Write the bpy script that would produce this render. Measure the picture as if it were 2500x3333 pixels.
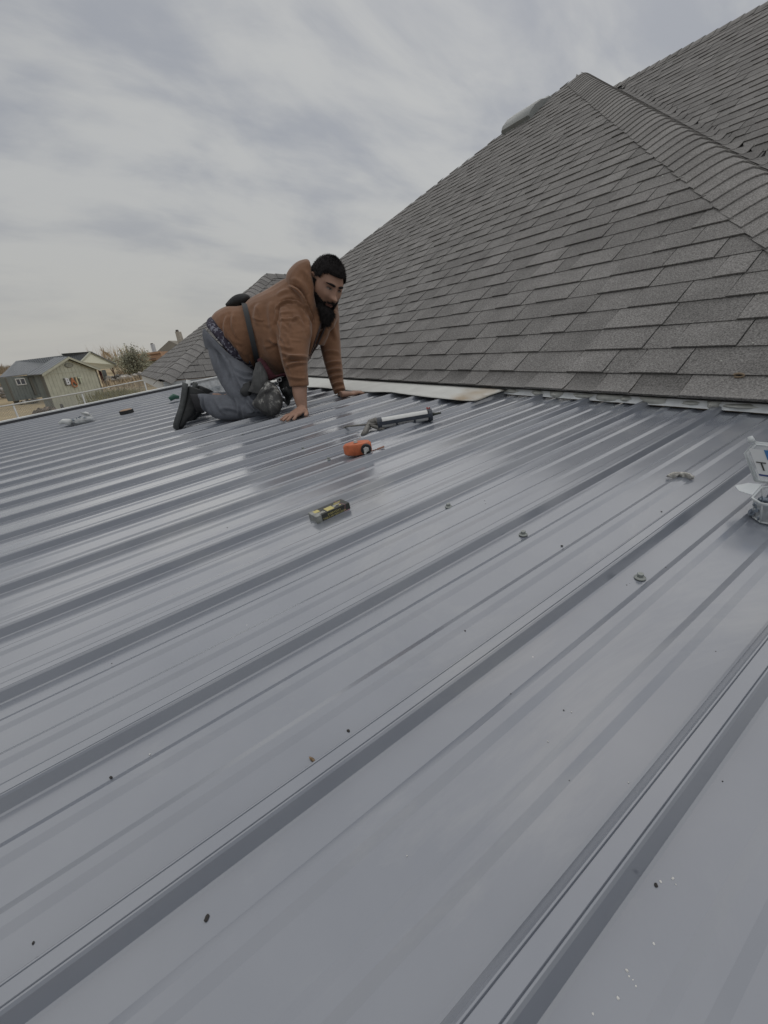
import bpy, bmesh, math, random
import numpy as np
from mathutils import Vector, Matrix, noise as mnoise
random.seed(7); rng = np.random.default_rng(7)
for o in list(bpy.data.objects): bpy.data.objects.remove(o)
S = bpy.context.scene
COL = S.collection

# ------------------------------------------------------------------ camera
# metres; origin at the lens. X runs up the metal ribs towards the house, Y along the eave, Z up
FPX, PCX, PCY = 1291.3, 1250.0, 1666.5
YAW, PIT, ROL = map(math.radians, (58.298, 22.711, -3.876))
_f = Vector((math.cos(YAW)*math.cos(PIT), math.sin(YAW)*math.cos(PIT), -math.sin(PIT)))
_r = Vector((math.sin(YAW), -math.cos(YAW), 0)); _u = _r.cross(_f)
CR = math.cos(ROL)*_r + math.sin(ROL)*_u; CU = -math.sin(ROL)*_r + math.cos(ROL)*_u; CF = _f
cam = bpy.data.cameras.new('camera'); camo = bpy.data.objects.new('camera', cam); COL.objects.link(camo)
cam.sensor_fit = 'HORIZONTAL'; cam.sensor_width = 36; cam.lens = 36*FPX/2500
cam.clip_start = .02; cam.clip_end = 3000
camo.matrix_world = Matrix(((CR.x, CU.x, -CF.x, 0), (CR.y, CU.y, -CF.y, 0), (CR.z, CU.z, -CF.z, 0), (0, 0, 0, 1)))
S.camera = camo

def at(px, py, d):            # measured photo point at a depth -> world point
    return (CF + (px-PCX)/FPX*CR - (py-PCY)/FPX*CU)*d

# ------------------------------------------------------------------ light
SUN = Vector((.44, .24, .86)).normalized()
w = bpy.data.worlds.new('World'); S.world = w; w.use_nodes = True
nt = w.node_tree; nt.nodes.clear()
def wn(t, **k):
    n = nt.nodes.new(t)
    for a, b in k.items(): setattr(n, a, b)
    return n
def lk(a, b): nt.links.new(a, b)
wo = wn('ShaderNodeOutputWorld'); wb = wn('ShaderNodeBackground'); wb.inputs[1].default_value = .1
sky = wn('ShaderNodeTexSky', sky_type='NISHITA', sun_disc=False)
sky.sun_elevation = math.asin(SUN.z); sky.sun_rotation = math.atan2(SUN.x, SUN.y)
sky.dust_density = 3
tc = wn('ShaderNodeTexCoord'); sep = wn('ShaderNodeSeparateXYZ'); lk(tc.outputs['Generated'], sep.inputs[0])
def wmath(op, a, b=None, c=None):
    n = wn('ShaderNodeMath', operation=op)
    for i, v in enumerate((a, b, c)):
        if v is None: continue
        if isinstance(v, (int, float)): n.inputs[i].default_value = v
        else: lk(v, n.inputs[i])
    return n.outputs[0]
zz = wmath('ADD', wmath('MAXIMUM', sep.outputs[2], 0.0), .34)
u_ = wmath('DIVIDE', sep.outputs[0], zz); v_ = wmath('DIVIDE', sep.outputs[1], zz)
cmb = wn('ShaderNodeCombineXYZ'); lk(u_, cmb.inputs[0]); lk(v_, cmb.inputs[1])
mp = wn('ShaderNodeMapping'); lk(cmb.outputs[0], mp.inputs[0])
mp.inputs['Rotation'].default_value = (0, 0, math.radians(28)); mp.inputs['Scale'].default_value = (1.5, 2.0, 1)
n1 = wn('ShaderNodeTexNoise'); n1.inputs['Scale'].default_value = .95; n1.inputs['Detail'].default_value = 6; n1.inputs['Roughness'].default_value = .5; n1.inputs['Distortion'].default_value = .5
lk(mp.outputs[0], n1.inputs[0])
n2 = wn('ShaderNodeTexNoise'); n2.inputs['Scale'].default_value = 2.6; n2.inputs['Detail'].default_value = 7; n2.inputs['Roughness'].default_value = .55; n2.inputs['Distortion'].default_value = .3
mp2 = wn('ShaderNodeMapping'); lk(cmb.outputs[0], mp2.inputs[0]); mp2.inputs['Rotation'].default_value = (0, 0, math.radians(-50)); mp2.inputs['Scale'].default_value = (1.0, 2.4, 1)
lk(mp2.outputs[0], n2.inputs[0])
mixn = wmath('ADD', wmath('MULTIPLY', n1.outputs[0], .60), wmath('MULTIPLY', n2.outputs[0], .40))
cr = wn('ShaderNodeValToRGB'); lk(mixn, cr.inputs[0])
cr.color_ramp.interpolation = 'EASE'
cr.color_ramp.elements[0].position = .38; cr.color_ramp.elements[1].position = .58
cr.color_ramp.elements[0].color = (0, 0, 0, 1); cr.color_ramp.elements[1].color = (1, 1, 1, 1)
CLK, CLD = (3.75, 3.78, 3.72), (2.62, 2.73, 2.95)
cc = wn('ShaderNodeMix', data_type='RGBA'); lk(cr.outputs[0], cc.inputs['Factor'])
cc.inputs['A'].default_value = (*CLD, 1); cc.inputs['B'].default_value = (*CLK, 1)
# haze towards the horizon
hz = wn('ShaderNodeMapRange'); lk(sep.outputs[2], hz.inputs[0]); hz.inputs[1].default_value = 0; hz.inputs[2].default_value = .34
hz.inputs[3].default_value = 1; hz.inputs[4].default_value = 0; hz.interpolation_type = 'SMOOTHSTEP'
ch = wn('ShaderNodeMix', data_type='RGBA'); lk(wmath('MULTIPLY', hz.outputs[0], .85), ch.inputs['Factor'])
lk(cc.outputs['Result'], ch.inputs['A']); ch.inputs['B'].default_value = (3.65, 3.58, 3.36, 1)
ms = wn('ShaderNodeMix', data_type='RGBA'); ms.inputs['Factor'].default_value = .94
lk(sky.outputs[0], ms.inputs['A']); lk(ch.outputs['Result'], ms.inputs['B'])
# thin cloud is brighter around the veiled sun
nrm = wn('ShaderNodeVectorMath', operation='NORMALIZE'); lk(tc.outputs['Generated'], nrm.inputs[0])
dt = wn('ShaderNodeVectorMath', operation='DOT_PRODUCT'); lk(nrm.outputs[0], dt.inputs[0]); dt.inputs[1].default_value = SUN
gl = wmath('POWER', wmath('MAXIMUM', dt.outputs['Value'], 0.0), 5.0)
gm = wn('ShaderNodeVectorMath', operation='SCALE'); lk(ms.outputs['Result'], gm.inputs[0]); lk(wmath('ADD', wmath('MULTIPLY', gl, .16), .99), gm.inputs['Scale'])
lk(gm.outputs[0], wb.inputs[0]); lk(wb.outputs[0], wo.inputs[0])

sl = bpy.data.lights.new('sun', 'SUN'); sl.energy = 1.0; sl.angle = math.radians(140); sl.color = (1, .96, .9)
so = bpy.data.objects.new('sun', sl); COL.objects.link(so); so.rotation_euler = SUN.to_track_quat('Z', 'Y').to_euler()
S.view_settings.view_transform = 'Standard'; S.view_settings.look = 'None'; S.view_settings.exposure = .35; S.view_settings.gamma = 1
S.render.engine = 'CYCLES'

# ------------------------------------------------------------------ helpers
def mesh(name, V, F, mat=None, smooth=False, tone=None, uv=None):
    me = bpy.data.meshes.new(name); me.from_pydata([tuple(map(float, v)) for v in V], [], [tuple(f) for f in F])
    if mat:
        for m in (mat if isinstance(mat, (list, tuple)) else [mat]): me.materials.append(m)
    if tone is not None:
        a = me.color_attributes.new('tone', 'FLOAT_COLOR', 'POINT')
        t = np.ones((len(V), 4), np.float32)
        tt = np.asarray(tone, np.float32)
        t[:, :3] = tt[:, None] if tt.ndim == 1 else tt
        a.data.foreach_set('color', t.ravel())
    if smooth: me.polygons.foreach_set('use_smooth', [True]*len(me.polygons))
    me.update(); return me
def link(name, me, parent=None, label=None, cat=None, group=None, kind=None, loc=None):
    o = bpy.data.objects.new(name, me); COL.objects.link(o)
    if parent is not None: o.parent = parent
    if loc is not None: o.location = loc
    for k, v in (('label', label), ('category', cat), ('group', group), ('kind', kind)):
        if v: o[k] = v
    return o
def empty(name, loc, label, cat, group=None):
    o = link(name, None, None, label, cat, group); o.location = loc
    o.empty_display_size = .1
    return o
def child(name, V, F, mat, parent, smooth=False, tone=None, **k):
    """mesh given in world coordinates, parented with local coordinates"""
    off = Vector((0, 0, 0)); p = parent
    while p is not None: off += Vector(p.location); p = p.parent
    V = [Vector(v)-off for v in V]
    return link(name, mesh(name, V, F, mat, smooth, tone), parent, **k)
class MB:
    def __init__(s): s.V = []; s.F = []; s.T = []; s.M = []
    def add(s, V, F, tone=1.0, mi=0):
        n = len(s.V); s.V += [Vector(v) for v in V]; s.F += [tuple(i+n for i in f) for f in F]
        s.T += list(tone) if hasattr(tone, '__len__') else [tone]*len(V); s.M += [mi]*len(F)
    def box(s, c, X, Y, Z, tone=1.0, mi=0):      # centre and half-axis vectors
        c = Vector(c); X = Vector(X); Y = Vector(Y); Z = Vector(Z)
        V = [c+a*X+b*Y+d*Z for d in (-1, 1) for b in (-1, 1) for a in (-1, 1)]
        s.add(V, [(0, 2, 3, 1), (4, 5, 7, 6), (0, 1, 5, 4), (2, 6, 7, 3), (0, 4, 6, 2), (1, 3, 7, 5)], tone, mi)
    def tube(s, pts, rad, n=8, tone=1.0, mi=0, cap=True):
        pts = [Vector(p) for p in pts]; V = []; F = []
        if not hasattr(rad, '__len__'): rad = [rad]*len(pts)
        up = None
        for i, p in enumerate(pts):
            t = (pts[min(i+1, len(pts)-1)]-pts[max(i-1, 0)]).normalized()
            if up is None: up = t.orthogonal().normalized()
            up = (up-up.dot(t)*t).normalized(); b = t.cross(up)
            for k in range(n):
                a = 2*math.pi*k/n; V.append(p+(up*math.cos(a)+b*math.sin(a))*rad[i])
        for i in range(len(pts)-1):
            for k in range(n):
                k2 = (k+1) % n; F.append((i*n+k, i*n+k2, (i+1)*n+k2, (i+1)*n+k))
        if cap: F.append(tuple(range(n))[::-1]); F.append(tuple((len(pts)-1)*n+k for k in range(n)))
        s.add(V, F, tone, mi)
    def build(s, name, mat, parent=None, smooth=False, **k):
        o = child(name, s.V, s.F, mat, parent, smooth, s.T, **k)
        if any(s.M): o.data.polygons.foreach_set('material_index', s.M)
        return o
def autosmooth(o, ang=40):
    me = o.data; me.polygons.foreach_set('use_smooth', [True]*len(me.polygons))
    bm = bmesh.new(); bm.from_mesh(me)
    for e in bm.edges:
        if len(e.link_faces) == 2 and e.calc_face_angle(0) > math.radians(ang): e.smooth = False
    bm.to_mesh(me); bm.free()
def bevel(o, wd=.003, seg=2):
    bm = bmesh.new(); bm.from_mesh(o.data)
    bmesh.ops.bevel(bm, geom=list(bm.edges), offset=wd, segments=seg, affect='EDGES', clamp_overlap=True)
    bm.to_mesh(o.data); bm.free(); return o

MATS = {}
def mat(name, col, rough=.6, spec=.5, metal=0, noise=None, bump=None, tone=False, trans=0, alpha=1, coord='Object', sheen=0, emis=None, coat=0, noise2=None):
    """noise=(scale, amount, detail)  bump=(scale, strength, distance)"""
    if name in MATS: return MATS[name]
    m = bpy.data.materials.new(name); m.use_nodes = True; MATS[name] = m
    t = m.node_tree; b = t.nodes['Principled BSDF']; L = t.links.new
    b.inputs['Roughness'].default_value = rough; b.inputs['Specular IOR Level'].default_value = spec
    b.inputs['Metallic'].default_value = metal; b.inputs['Transmission Weight'].default_value = trans
    b.inputs['Alpha'].default_value = alpha; b.inputs['Sheen Weight'].default_value = sheen; b.inputs['Coat Weight'].default_value = coat
    tcn = t.nodes.new('ShaderNodeTexCoord')
    cur = None
    rgb = t.nodes.new('ShaderNodeRGB'); rgb.outputs[0].default_value = (*col, 1); cur = rgb.outputs[0]
    def mul(cur, fac):
        v = t.nodes.new('ShaderNodeVectorMath'); v.operation = 'MULTIPLY' if not isinstance(fac, float) else 'SCALE'
        L(cur, v.inputs[0]); L(fac, v.inputs[1]); return v.outputs[0]
    for nz in (noise, noise2):
        if nz:
            n = t.nodes.new('ShaderNodeTexNoise'); n.inputs['Scale'].default_value = nz[0]; n.inputs['Detail'].default_value = nz[2] if len(nz) > 2 else 4
            n.inputs['Roughness'].default_value = .6
            L(tcn.outputs[coord], n.inputs[0])
            r = t.nodes.new('ShaderNodeMapRange'); r.inputs[1].default_value = .3; r.inputs[2].default_value = .7
            r.inputs[3].default_value = 1-nz[1]; r.inputs[4].default_value = 1+nz[1]; L(n.outputs[0], r.inputs[0])
            cur = mul(cur, r.outputs[0])
    if tone:
        a = t.nodes.new('ShaderNodeVertexColor'); a.layer_name = 'tone'; cur = mul(cur, a.outputs[0])
    L(cur, b.inputs['Base Color'])
    if bump:
        n = t.nodes.new('ShaderNodeTexNoise'); n.inputs['Scale'].default_value = bump[0]; n.inputs['Detail'].default_value = 5
        L(tcn.outputs[coord], n.inputs[0])
        bp = t.nodes.new('ShaderNodeBump'); bp.inputs['Strength'].default_value = bump[1]; bp.inputs['Distance'].default_value = bump[2]
        L(n.outputs[0], bp.inputs['Height']); L(bp.outputs[0], b.inputs['Normal'])
    return m

# ------------------------------------------------------------------ materials
def metal_mat():
    m = bpy.data.materials.new('painted_steel'); m.use_nodes = True; t = m.node_tree; L = t.links.new
    b = t.nodes['Principled BSDF']; tcn = t.nodes.new('ShaderNodeTexCoord')
    mpn = t.nodes.new('ShaderNodeMapping'); mpn.inputs['Scale'].default_value = (.7, 6, 6); L(tcn.outputs['Object'], mpn.inputs[0])
    n = t.nodes.new('ShaderNodeTexNoise'); n.inputs['Scale'].default_value = 1.6; n.inputs['Detail'].default_value = 3; L(mpn.outputs[0], n.inputs[0])
    n3 = t.nodes.new('ShaderNodeTexNoise'); n3.inputs['Scale'].default_value = 9; n3.inputs['Detail'].default_value = 6; L(tcn.outputs['Object'], n3.inputs[0])
    r = t.nodes.new('ShaderNodeValToRGB'); L(n3.outputs[0], r.inputs[0])
    r.color_ramp.elements[0].position = .3; r.color_ramp.elements[1].position = .75
    r.color_ramp.elements[0].color = (.180, .198, .236, 1); r.color_ramp.elements[1].color = (.207, .225, .262, 1)
    # dried white specks
    vo = t.nodes.new('ShaderNodeTexVoronoi'); vo.inputs['Scale'].default_value = 24; L(tcn.outputs['Object'], vo.inputs[0])
    lt = t.nodes.new('ShaderNodeMath'); lt.operation = 'LESS_THAN'; lt.inputs[1].default_value = .022; L(vo.outputs['Distance'], lt.inputs[0])
    n4 = t.nodes.new('ShaderNodeTexNoise'); n4.inputs['Scale'].default_value = 2.5; n4.inputs['Detail'].default_value = 2; L(tcn.outputs['Object'], n4.inputs[0])
    g = t.nodes.new('ShaderNodeMath'); g.operation = 'GREATER_THAN'; g.inputs[1].default_value = .56; L(n4.outputs[0], g.inputs[0])
    mm = t.nodes.new('ShaderNodeMath'); mm.operation = 'MULTIPLY'; L(lt.outputs[0], mm.inputs[0]); L(g.outputs[0], mm.inputs[1])
    mx = t.nodes.new('ShaderNodeMix'); mx.data_type = 'RGBA'; L(mm.outputs[0], mx.inputs['Factor'])
    # dust smears and foot scuffs
    md = t.nodes.new('ShaderNodeMapping'); md.inputs['Scale'].default_value = (1.1, 2.4, 2.4); md.inputs['Rotation'].default_value = (0, 0, .5); L(tcn.outputs['Object'], md.inputs[0])
    nd = t.nodes.new('ShaderNodeTexNoise'); nd.inputs['Scale'].default_value = 1.3; nd.inputs['Detail'].default_value = 9; nd.inputs['Roughness'].default_value = .68; nd.inputs['Distortion'].default_value = .8; L(md.outputs[0], nd.inputs[0])
    rd = t.nodes.new('ShaderNodeMapRange'); rd.inputs[1].default_value = .52; rd.inputs[2].default_value = .72; rd.inputs[3].default_value = 0; rd.inputs[4].default_value = .42; L(nd.outputs[0], rd.inputs[0])
    mxd = t.nodes.new('ShaderNodeMix'); mxd.data_type = 'RGBA'; L(rd.outputs[0], mxd.inputs['Factor']); L(r.outputs[0], mxd.inputs['A']); mxd.inputs['B'].default_value = (.38, .385, .38, 1)
    L(mxd.outputs['Result'], mx.inputs['A']); mx.inputs['B'].default_value = (.5, .5, .48, 1)
    L(mx.outputs['Result'], b.inputs['Base Color'])
    rr = t.nodes.new('ShaderNodeMapRange'); rr.inputs[3].default_value = .20; rr.inputs[4].default_value = .30; L(n3.outputs[0], rr.inputs[0])
    L(rr.outputs[0], b.inputs['Roughness']); b.inputs['Specular IOR Level'].default_value = .7; b.inputs['Metallic'].default_value = .12; b.inputs['Coat Weight'].default_value = .65; b.inputs['Coat Roughness'].default_value = .14; b.inputs['Coat IOR'].default_value = 1.75
    bp = t.nodes.new('ShaderNodeBump'); bp.inputs['Strength'].default_value = .35; bp.inputs['Distance'].default_value = .006
    L(n.outputs[0], bp.inputs['Height']); L(bp.outputs[0], b.inputs['Normal'])
    return m
MMETAL = metal_mat()
def shingle_mat():
    m = bpy.data.materials.new('granule_shingle'); m.use_nodes = True; t = m.node_tree; L = t.links.new
    b = t.nodes['Principled BSDF']; tcn = t.nodes.new('ShaderNodeTexCoord'); geo = t.nodes.new('ShaderNodeNewGeometry')
    n = t.nodes.new('ShaderNodeTexNoise'); n.inputs['Scale'].default_value = 170; n.inputs['Detail'].default_value = 4; n.inputs['Roughness'].default_value = .75; L(geo.outputs['Position'], n.inputs[0])
    n2 = t.nodes.new('ShaderNodeTexNoise'); n2.inputs['Scale'].default_value = 5; n2.inputs['Detail'].default_value = 5; L(geo.outputs['Position'], n2.inputs[0])
    r = t.nodes.new('ShaderNodeValToRGB'); L(n.outputs[0], r.inputs[0])
    r.color_ramp.elements[0].position = .36; r.color_ramp.elements[1].position = .66
    r.color_ramp.elements[0].color = (.094, .091, .089, 1); r.color_ramp.elements[1].color = (.325, .318, .312, 1)
    v = t.nodes.new('ShaderNodeVectorMath'); v.operation = 'MULTIPLY'
    a = t.nodes.new('ShaderNodeVertexColor'); a.layer_name = 'tone'; L(r.outputs[0], v.inputs[0]); L(a.outputs[0], v.inputs[1])
    mr = t.nodes.new('ShaderNodeMapRange'); mr.inputs[1].default_value = .3; mr.inputs[2].default_value = .7; mr.inputs[3].default_value = .86; mr.inputs[4].default_value = 1.12; L(n2.outputs[0], mr.inputs[0])
    v2 = t.nodes.new('ShaderNodeVectorMath'); v2.operation = 'MULTIPLY'; L(v.outputs[0], v2.inputs[0]); L(mr.outputs[0], v2.inputs[1])
    L(v2.outputs[0], b.inputs['Base Color']); b.inputs['Roughness'].default_value = .9; b.inputs['Specular IOR Level'].default_value = .25
    bp = t.nodes.new('ShaderNodeBump'); bp.inputs['Strength'].default_value = .6; bp.inputs['Distance'].default_value = .002
    L(n.outputs[0], bp.inputs['Height']); L(bp.outputs[0], b.inputs['Normal'])
    return m
MSH = shingle_mat()
MDARK = mat('asphalt_mat', (.035, .034, .036), .9)
MWHITE = mat('white_painted_metal', (.74, .76, .77), .5, noise=(6, .08))
MFLASH = mat('galvanised_flashing', (.74, .77, .79), .38, metal=.0, spec=.6, noise=(8, .16, 6), noise2=(40, .08))
MSEAL = mat('silicone_sealant', (.50, .51, .48), .45, noise=(30, .15), bump=(60, .4, .004))

# ------------------------------------------------------------------ metal roof
SL, PH, XF = .1106, .456, 1.6736
def rz(x): return -PH + SL*x                       # pan height of the metal roof
RN = Vector((-SL, 0, 1)).normalized(); RX = Vector((1, 0, SL)).normalized(); RY = Vector((0, 1, 0))
def onroof(px, py, dz=0):
    d = CF + (px-PCX)/FPX*CR - (py-PCY)/FPX*CU
    return d*((-PH+dz)/(d.z-SL*d.x))
SP, YC = .2286, .5311                               # rib spacing, a rib centre
def ribprof(c, lift=0., full=True, right=True):
    pr = [(-.0225, 0), (-.0195, .0012), (-.0120, .0158), (-.0098, .0180), (-.0084, .0182), (-.0076, .0170), (-.0068, .0184), (.0068, .0184), (.0076, .0170), (.0084, .0182), (.0098, .0180), (.0120, .0158), (.0195, .0012), (.0225, 0)]
    return [(c+a*(1+lift*20), b+lift) for a, b in pr]
def minor(c): return [(c-.016, 0), (c-.0065, .0036), (c+.0065, .0036), (c+.016, 0)]
YFAR, YNEAR, XLOW = 6.40, -1.25, -3.4
roof = empty('metal_roof', (0, 0, rz(0)), 'ribbed dark grey painted steel patio roof the man kneels on, below the shingled eave', 'metal roof')
kmin, kmax = -7, 26
NX = 60
xs = [XLOW+(XF-.004-XLOW)*i/NX for i in range(NX+1)]
pk = -6                                            # seam ribs: -6, -2, 2 ... (rib B is -1 of C=0)
starts = list(range(-9, 27, 4))
for s0 in starts:
    y0 = YC+s0*SP
    prof = []
    last = None
    for j in range(0, 5):
        c = y0+j*SP
        if c > YFAR+.03: break
        last = c
        if j == 4: rp = ribprof(c, .0012); prof += rp[:12]+[(c+.019, .0035)]
        elif j == 0: prof += ribprof(c)
        else: prof += ribprof(c)
        if j < 4:
            prof += minor(c+.076); prof += minor(c+.1525)
    prof = [p for p in prof if p[0] < YFAR]
    if len(prof) < 6: continue
    n = len(prof)
    V = []
    for x in xs:
        for (y, h) in prof:
            wob = 0
            if h < .001: wob = .0007*mnoise.noise(Vector((x*1.7, y*9, s0)))
            V.append(Vector((x, y, rz(x)))+RN*(h+wob))
    F = [(i*n+k, (i+1)*n+k, (i+1)*n+k+1, i*n+k+1) for i in range(NX) for k in range(n-1)]
    po = child('panel', V, F, MMETAL, roof); autosmooth(po, 12)
# far edge: rake trim and dark end
tr = MB()
tr.box((XLOW/2+XF/2, YFAR+.045, rz(XLOW/2+XF/2)+.040), RX*(XF-XLOW)/2*1.002, RY*.036, RN*.013)
tr.box((XLOW/2+XF/2, YFAR+.078, rz(XLOW/2+XF/2)-.045), RX*(XF-XLOW)/2*1.002, RY*.003, RN*.08)
bevel(tr.build('rake_trim', MWHITE, roof, label='white rake edge trim along the far side'), .002)
tr = MB(); tr.box((XLOW/2+XF/2, YFAR+.005, rz(XLOW/2+XF/2)+.016), RX*(XF-XLOW)/2, RY*.008, RN*.022)
tr.build('closure_strip', mat('dark_closure', (.05, .052, .06), .6), roof)
# frame of the patio roof beneath, and posts, for other viewpoints
fr = MB()
for x in (XLOW+.1, -1.2, .5): fr.box((x, (YFAR+YNEAR)/2, rz(x)-.08), (.02, 0, 0), (0, (YFAR-YNEAR)/2, 0), (0, 0, .06))
fr.build('purlin', mat('timber', (.24, .17, .11), .7, noise=(10, .2)), roof)
for x, y in ((XLOW+.12, YNEAR+.2), (XLOW+.12, 2.5), (XLOW+.12, YFAR-.2)):
    fr = MB(); fr.box((x, y, (rz(x)-.15-2.75)/2), (.05, 0, 0), (0, .05, 0), (0, 0, (rz(x)-.15+2.75)/2)); fr.build('post', MATS['timber'], roof)
# ------------------------------------------------------------------ wall flashing
TH = math.radians(36.5); CT, ST = math.cos(TH), math.sin(TH); EXP = .143
# plane A: n-th butt line of the hip end facing the metal roof
AX0, AZ0 = 1.640, -.253
def PA(s, y, h=0): return Vector((AX0+s*CT-h*ST, y, AZ0+s*ST+h*CT))
# ------------------------------------------------------------------ house roofs of laminated shingles
house = empty('house', (4, 4, -2.75), 'house with steep grey shingled hip roofs rising right of the metal patio roof', 'house')
RBG = np.random.default_rng(11)
WID = [.11, .14, .17, .205, .25, .30]
TONES = [.86, .94, 1.0, 1.06]
def piece_local(w, raised, tone, t0=None, t1=None, b0=None, b1=None):
    """x along the eave, y up slope, z out. bottom from b0..b1, top from t0..t1"""
    g = .0018
    if b0 is None: b0, b1, t0, t1 = 0, w, 0, w
    th = .0110 if raised else .0060
    ym = .105; f = ym/(EXP+.014)
    m0, m1 = b0+(t0-b0)*f, b1+(t1-b1)*f
    V = [(b0+g, 0, -.003), (b1-g, 0, -.003), (b0+g, 0, th), (b1-g, 0, th),
         (m0+g, ym, th*.45+.001), (m1-g, ym, th*.45+.001), (t0+g, EXP+.014, .0012), (t1-g, EXP+.014, .0012),
         (m0+g, ym, -.003), (m1-g, ym, -.003)]
    F = [(0, 1, 3, 2), (2, 3, 5, 4), (4, 5, 7, 6), (0, 2, 4, 8), (1, 9, 5, 3), (8, 4, 6), (9, 7, 5)]
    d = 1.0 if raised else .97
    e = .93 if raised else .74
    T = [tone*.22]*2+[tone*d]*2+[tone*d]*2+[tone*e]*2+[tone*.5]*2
    return V, F, T
VAR = {}
def variant(wi, ra, ti):
    k = (wi, ra, ti)
    if k not in VAR:
        V, F, T = piece_local(WID[wi], ra, TONES[ti]); VAR[k] = mesh('shingle', V, F, MSH, False, T)
    return VAR[k]
def shingles(parent, O, U, Vv, ncourse, tmin, tmax, nobj, k0=0, tlim=None):
    N = U.cross(Vv).normalized()
    if N.z < 0: N = -N
    flip = U.cross(Vv).z < 0
    off = Vector((0, 0, 0)); p = parent
    while p is not None: off += Vector(p.location); p = p.parent
    R = Matrix((U, Vv, N)).transposed().to_4x4()
    items = []
    for k in range(k0, ncourse):
        s = k*EXP; a0, a1 = tmin(s), tmax(s); c0, c1 = tmin(s+EXP+.014), tmax(s+EXP+.014)
        t = min(a0, c0)-RBG.uniform(0, .3); hi = max(a1, c1); ra = RBG.random() < .5
        while t < hi:
            wi = int(RBG.choice(6, p=[.16, .2, .22, .2, .14, .08])); w_ = WID[wi]
            if RBG.random() < .12: ra2 = ra
            else: ra2 = not ra
            ra = ra2
            ti = int(RBG.choice(4, p=[.2, .3, .32, .18])) if ra else int(RBG.choice(4, p=[.38, .34, .2, .08]))
            b0, b1 = max(t, a0), min(t+w_, a1); e0, e1 = max(t, c0), min(t+w_, c1)
            if b1 > b0 or e1 > e0:
                b1 = max(b1, b0); e1 = max(e1, e0)
                full = abs(b0-t)+abs(b1-t-w_)+abs(e0-t)+abs(e1-t-w_) < 1e-6
                P = O+U*(t+w_/2)+Vv*(s+.07)
                items.append((P.length, k, t, w_, wi, ra, ti, full, (e0-t, e1-t, b0-t, b1-t)))
            t += w_
    vis = [i for i in items if (i[0] < 7)]
    vis.sort(key=lambda i: i[0]); chosen = set(id(i) for i in vis[:nobj])
    mb = MB()
    for i in items:
        d, k, t, w_, wi, ra, ti, full, cl = i
        org = O+U*t+Vv*(k*EXP)+N*RBG.uniform(-.0004, .0006)
        if id(i) in chosen:
            if full: me = variant(wi, ra, ti)
            else:
                V, F, T = piece_local(w_, ra, TONES[ti], *cl); me = mesh('shingle', V, F, MSH, False, T)
            o = bpy.data.objects.new('shingle', me); COL.objects.link(o); o.parent = parent
            o.matrix_local = Matrix.Translation(org-off) @ R
        else:
            V, F, T = piece_local(w_, ra, TONES[ti], *cl)
            mb.add([org+U*v[0]+Vv*v[1]+N*v[2] for v in V], F, T)
    if mb.V: mb.build('shingle_field', MSH, parent, kind='stuff')
def deckpoly(name, pts, parent, **k):
    return child(name, pts, [tuple(range(len(pts)))], MDARK, parent, **k)

UY = Vector((0, 1, 0)); VA = Vector((CT, 0, ST)); NA = Vector((-ST, 0, CT))
A0 = Vector((AX0, 0, AZ0))
HIPC, LEFTC = -1.86, 12.58
def a_tmin(s): return AX0+s*CT+HIPC+.05
def a_tmax(s):
    x = AX0+s*CT; return min(LEFTC-1.3*x-.0, 6.71+(x-1.59)+.15)
NCA = int((6.26-AX0)/CT/EXP)+1
roofA = child('roof', [PA(0.125, a_tmin(.06), -.004), PA(5.66, -1.86+AX0+5.66*CT, -.004), PA(5.66, LEFTC-1.3*(AX0+5.66*CT), -.004), PA(2.86, 7.38, -.004), PA(2.2, 7.3, -.004), PA(.125, 6.8, -.004)],
              [(0, 1, 2, 3, 4, 5)], MDARK, house, label='hip end of the roof right above the white flashing')
shingles(roofA, A0, UY, VA, NCA, a_tmin, a_tmax, 290, 1)
# lowest course, drooping over the eave: each piece bent
def bent_piece(t, w_, ra, tone):
    th = .0085 if ra else .0045; mb = MB()
    prof = []
    for q in range(7):
        f = q/6; s = f*(EXP+.012)
        dz = -.0 if f > .75 else 0
        x = 1.634+(1.757-1.634)*f**1.0; z = -.2300+(-.1672+.2300)*f - .010*math.sin(math.pi*f)
        prof.append((x, z, th*(1-f)+.0012))
    V = []
    sk = -.018                                      # lower ends swing slightly along the eave
    for i, (x, z, h) in enumerate(prof):
        sh = sk*(1-i/6)**2
        for y in (t+.0012, t+w_-.0012): V.append(Vector((x-h*.45, y+sh, z+h*.9)))
    n = len(V); V += [v+Vector((.002, 0, -th+.001)) for v in V[:2]]
    F = [(2*i, 2*i+1, 2*i+3, 2*i+2) for i in range(6)]+[(n, n+1, 1, 0)]
    for i in range(6): pass
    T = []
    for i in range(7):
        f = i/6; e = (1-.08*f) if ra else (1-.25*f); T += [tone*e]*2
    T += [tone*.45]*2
    mb.add(V, F, T); return mb
t = -.3; ra = True
ii = 0
while t < 6.4:
    w_ = WID[int(RBG.choice(6, p=[.12, .18, .22, .22, .16, .1]))]; ra = not ra if RBG.random() < .9 else ra
    tone = TONES[int(RBG.choice(4))]*(1 if ra else .93)
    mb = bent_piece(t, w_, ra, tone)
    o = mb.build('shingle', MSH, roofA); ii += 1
    t += w_
# drip edge line below the first course
mb = MB(); mb.box((1.668, 3.0, -.236), (.026, 0, 0), (0, 3.6, 0), (0, 0, .0015)); mb.build('starter_strip', MDARK, roofA)

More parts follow.
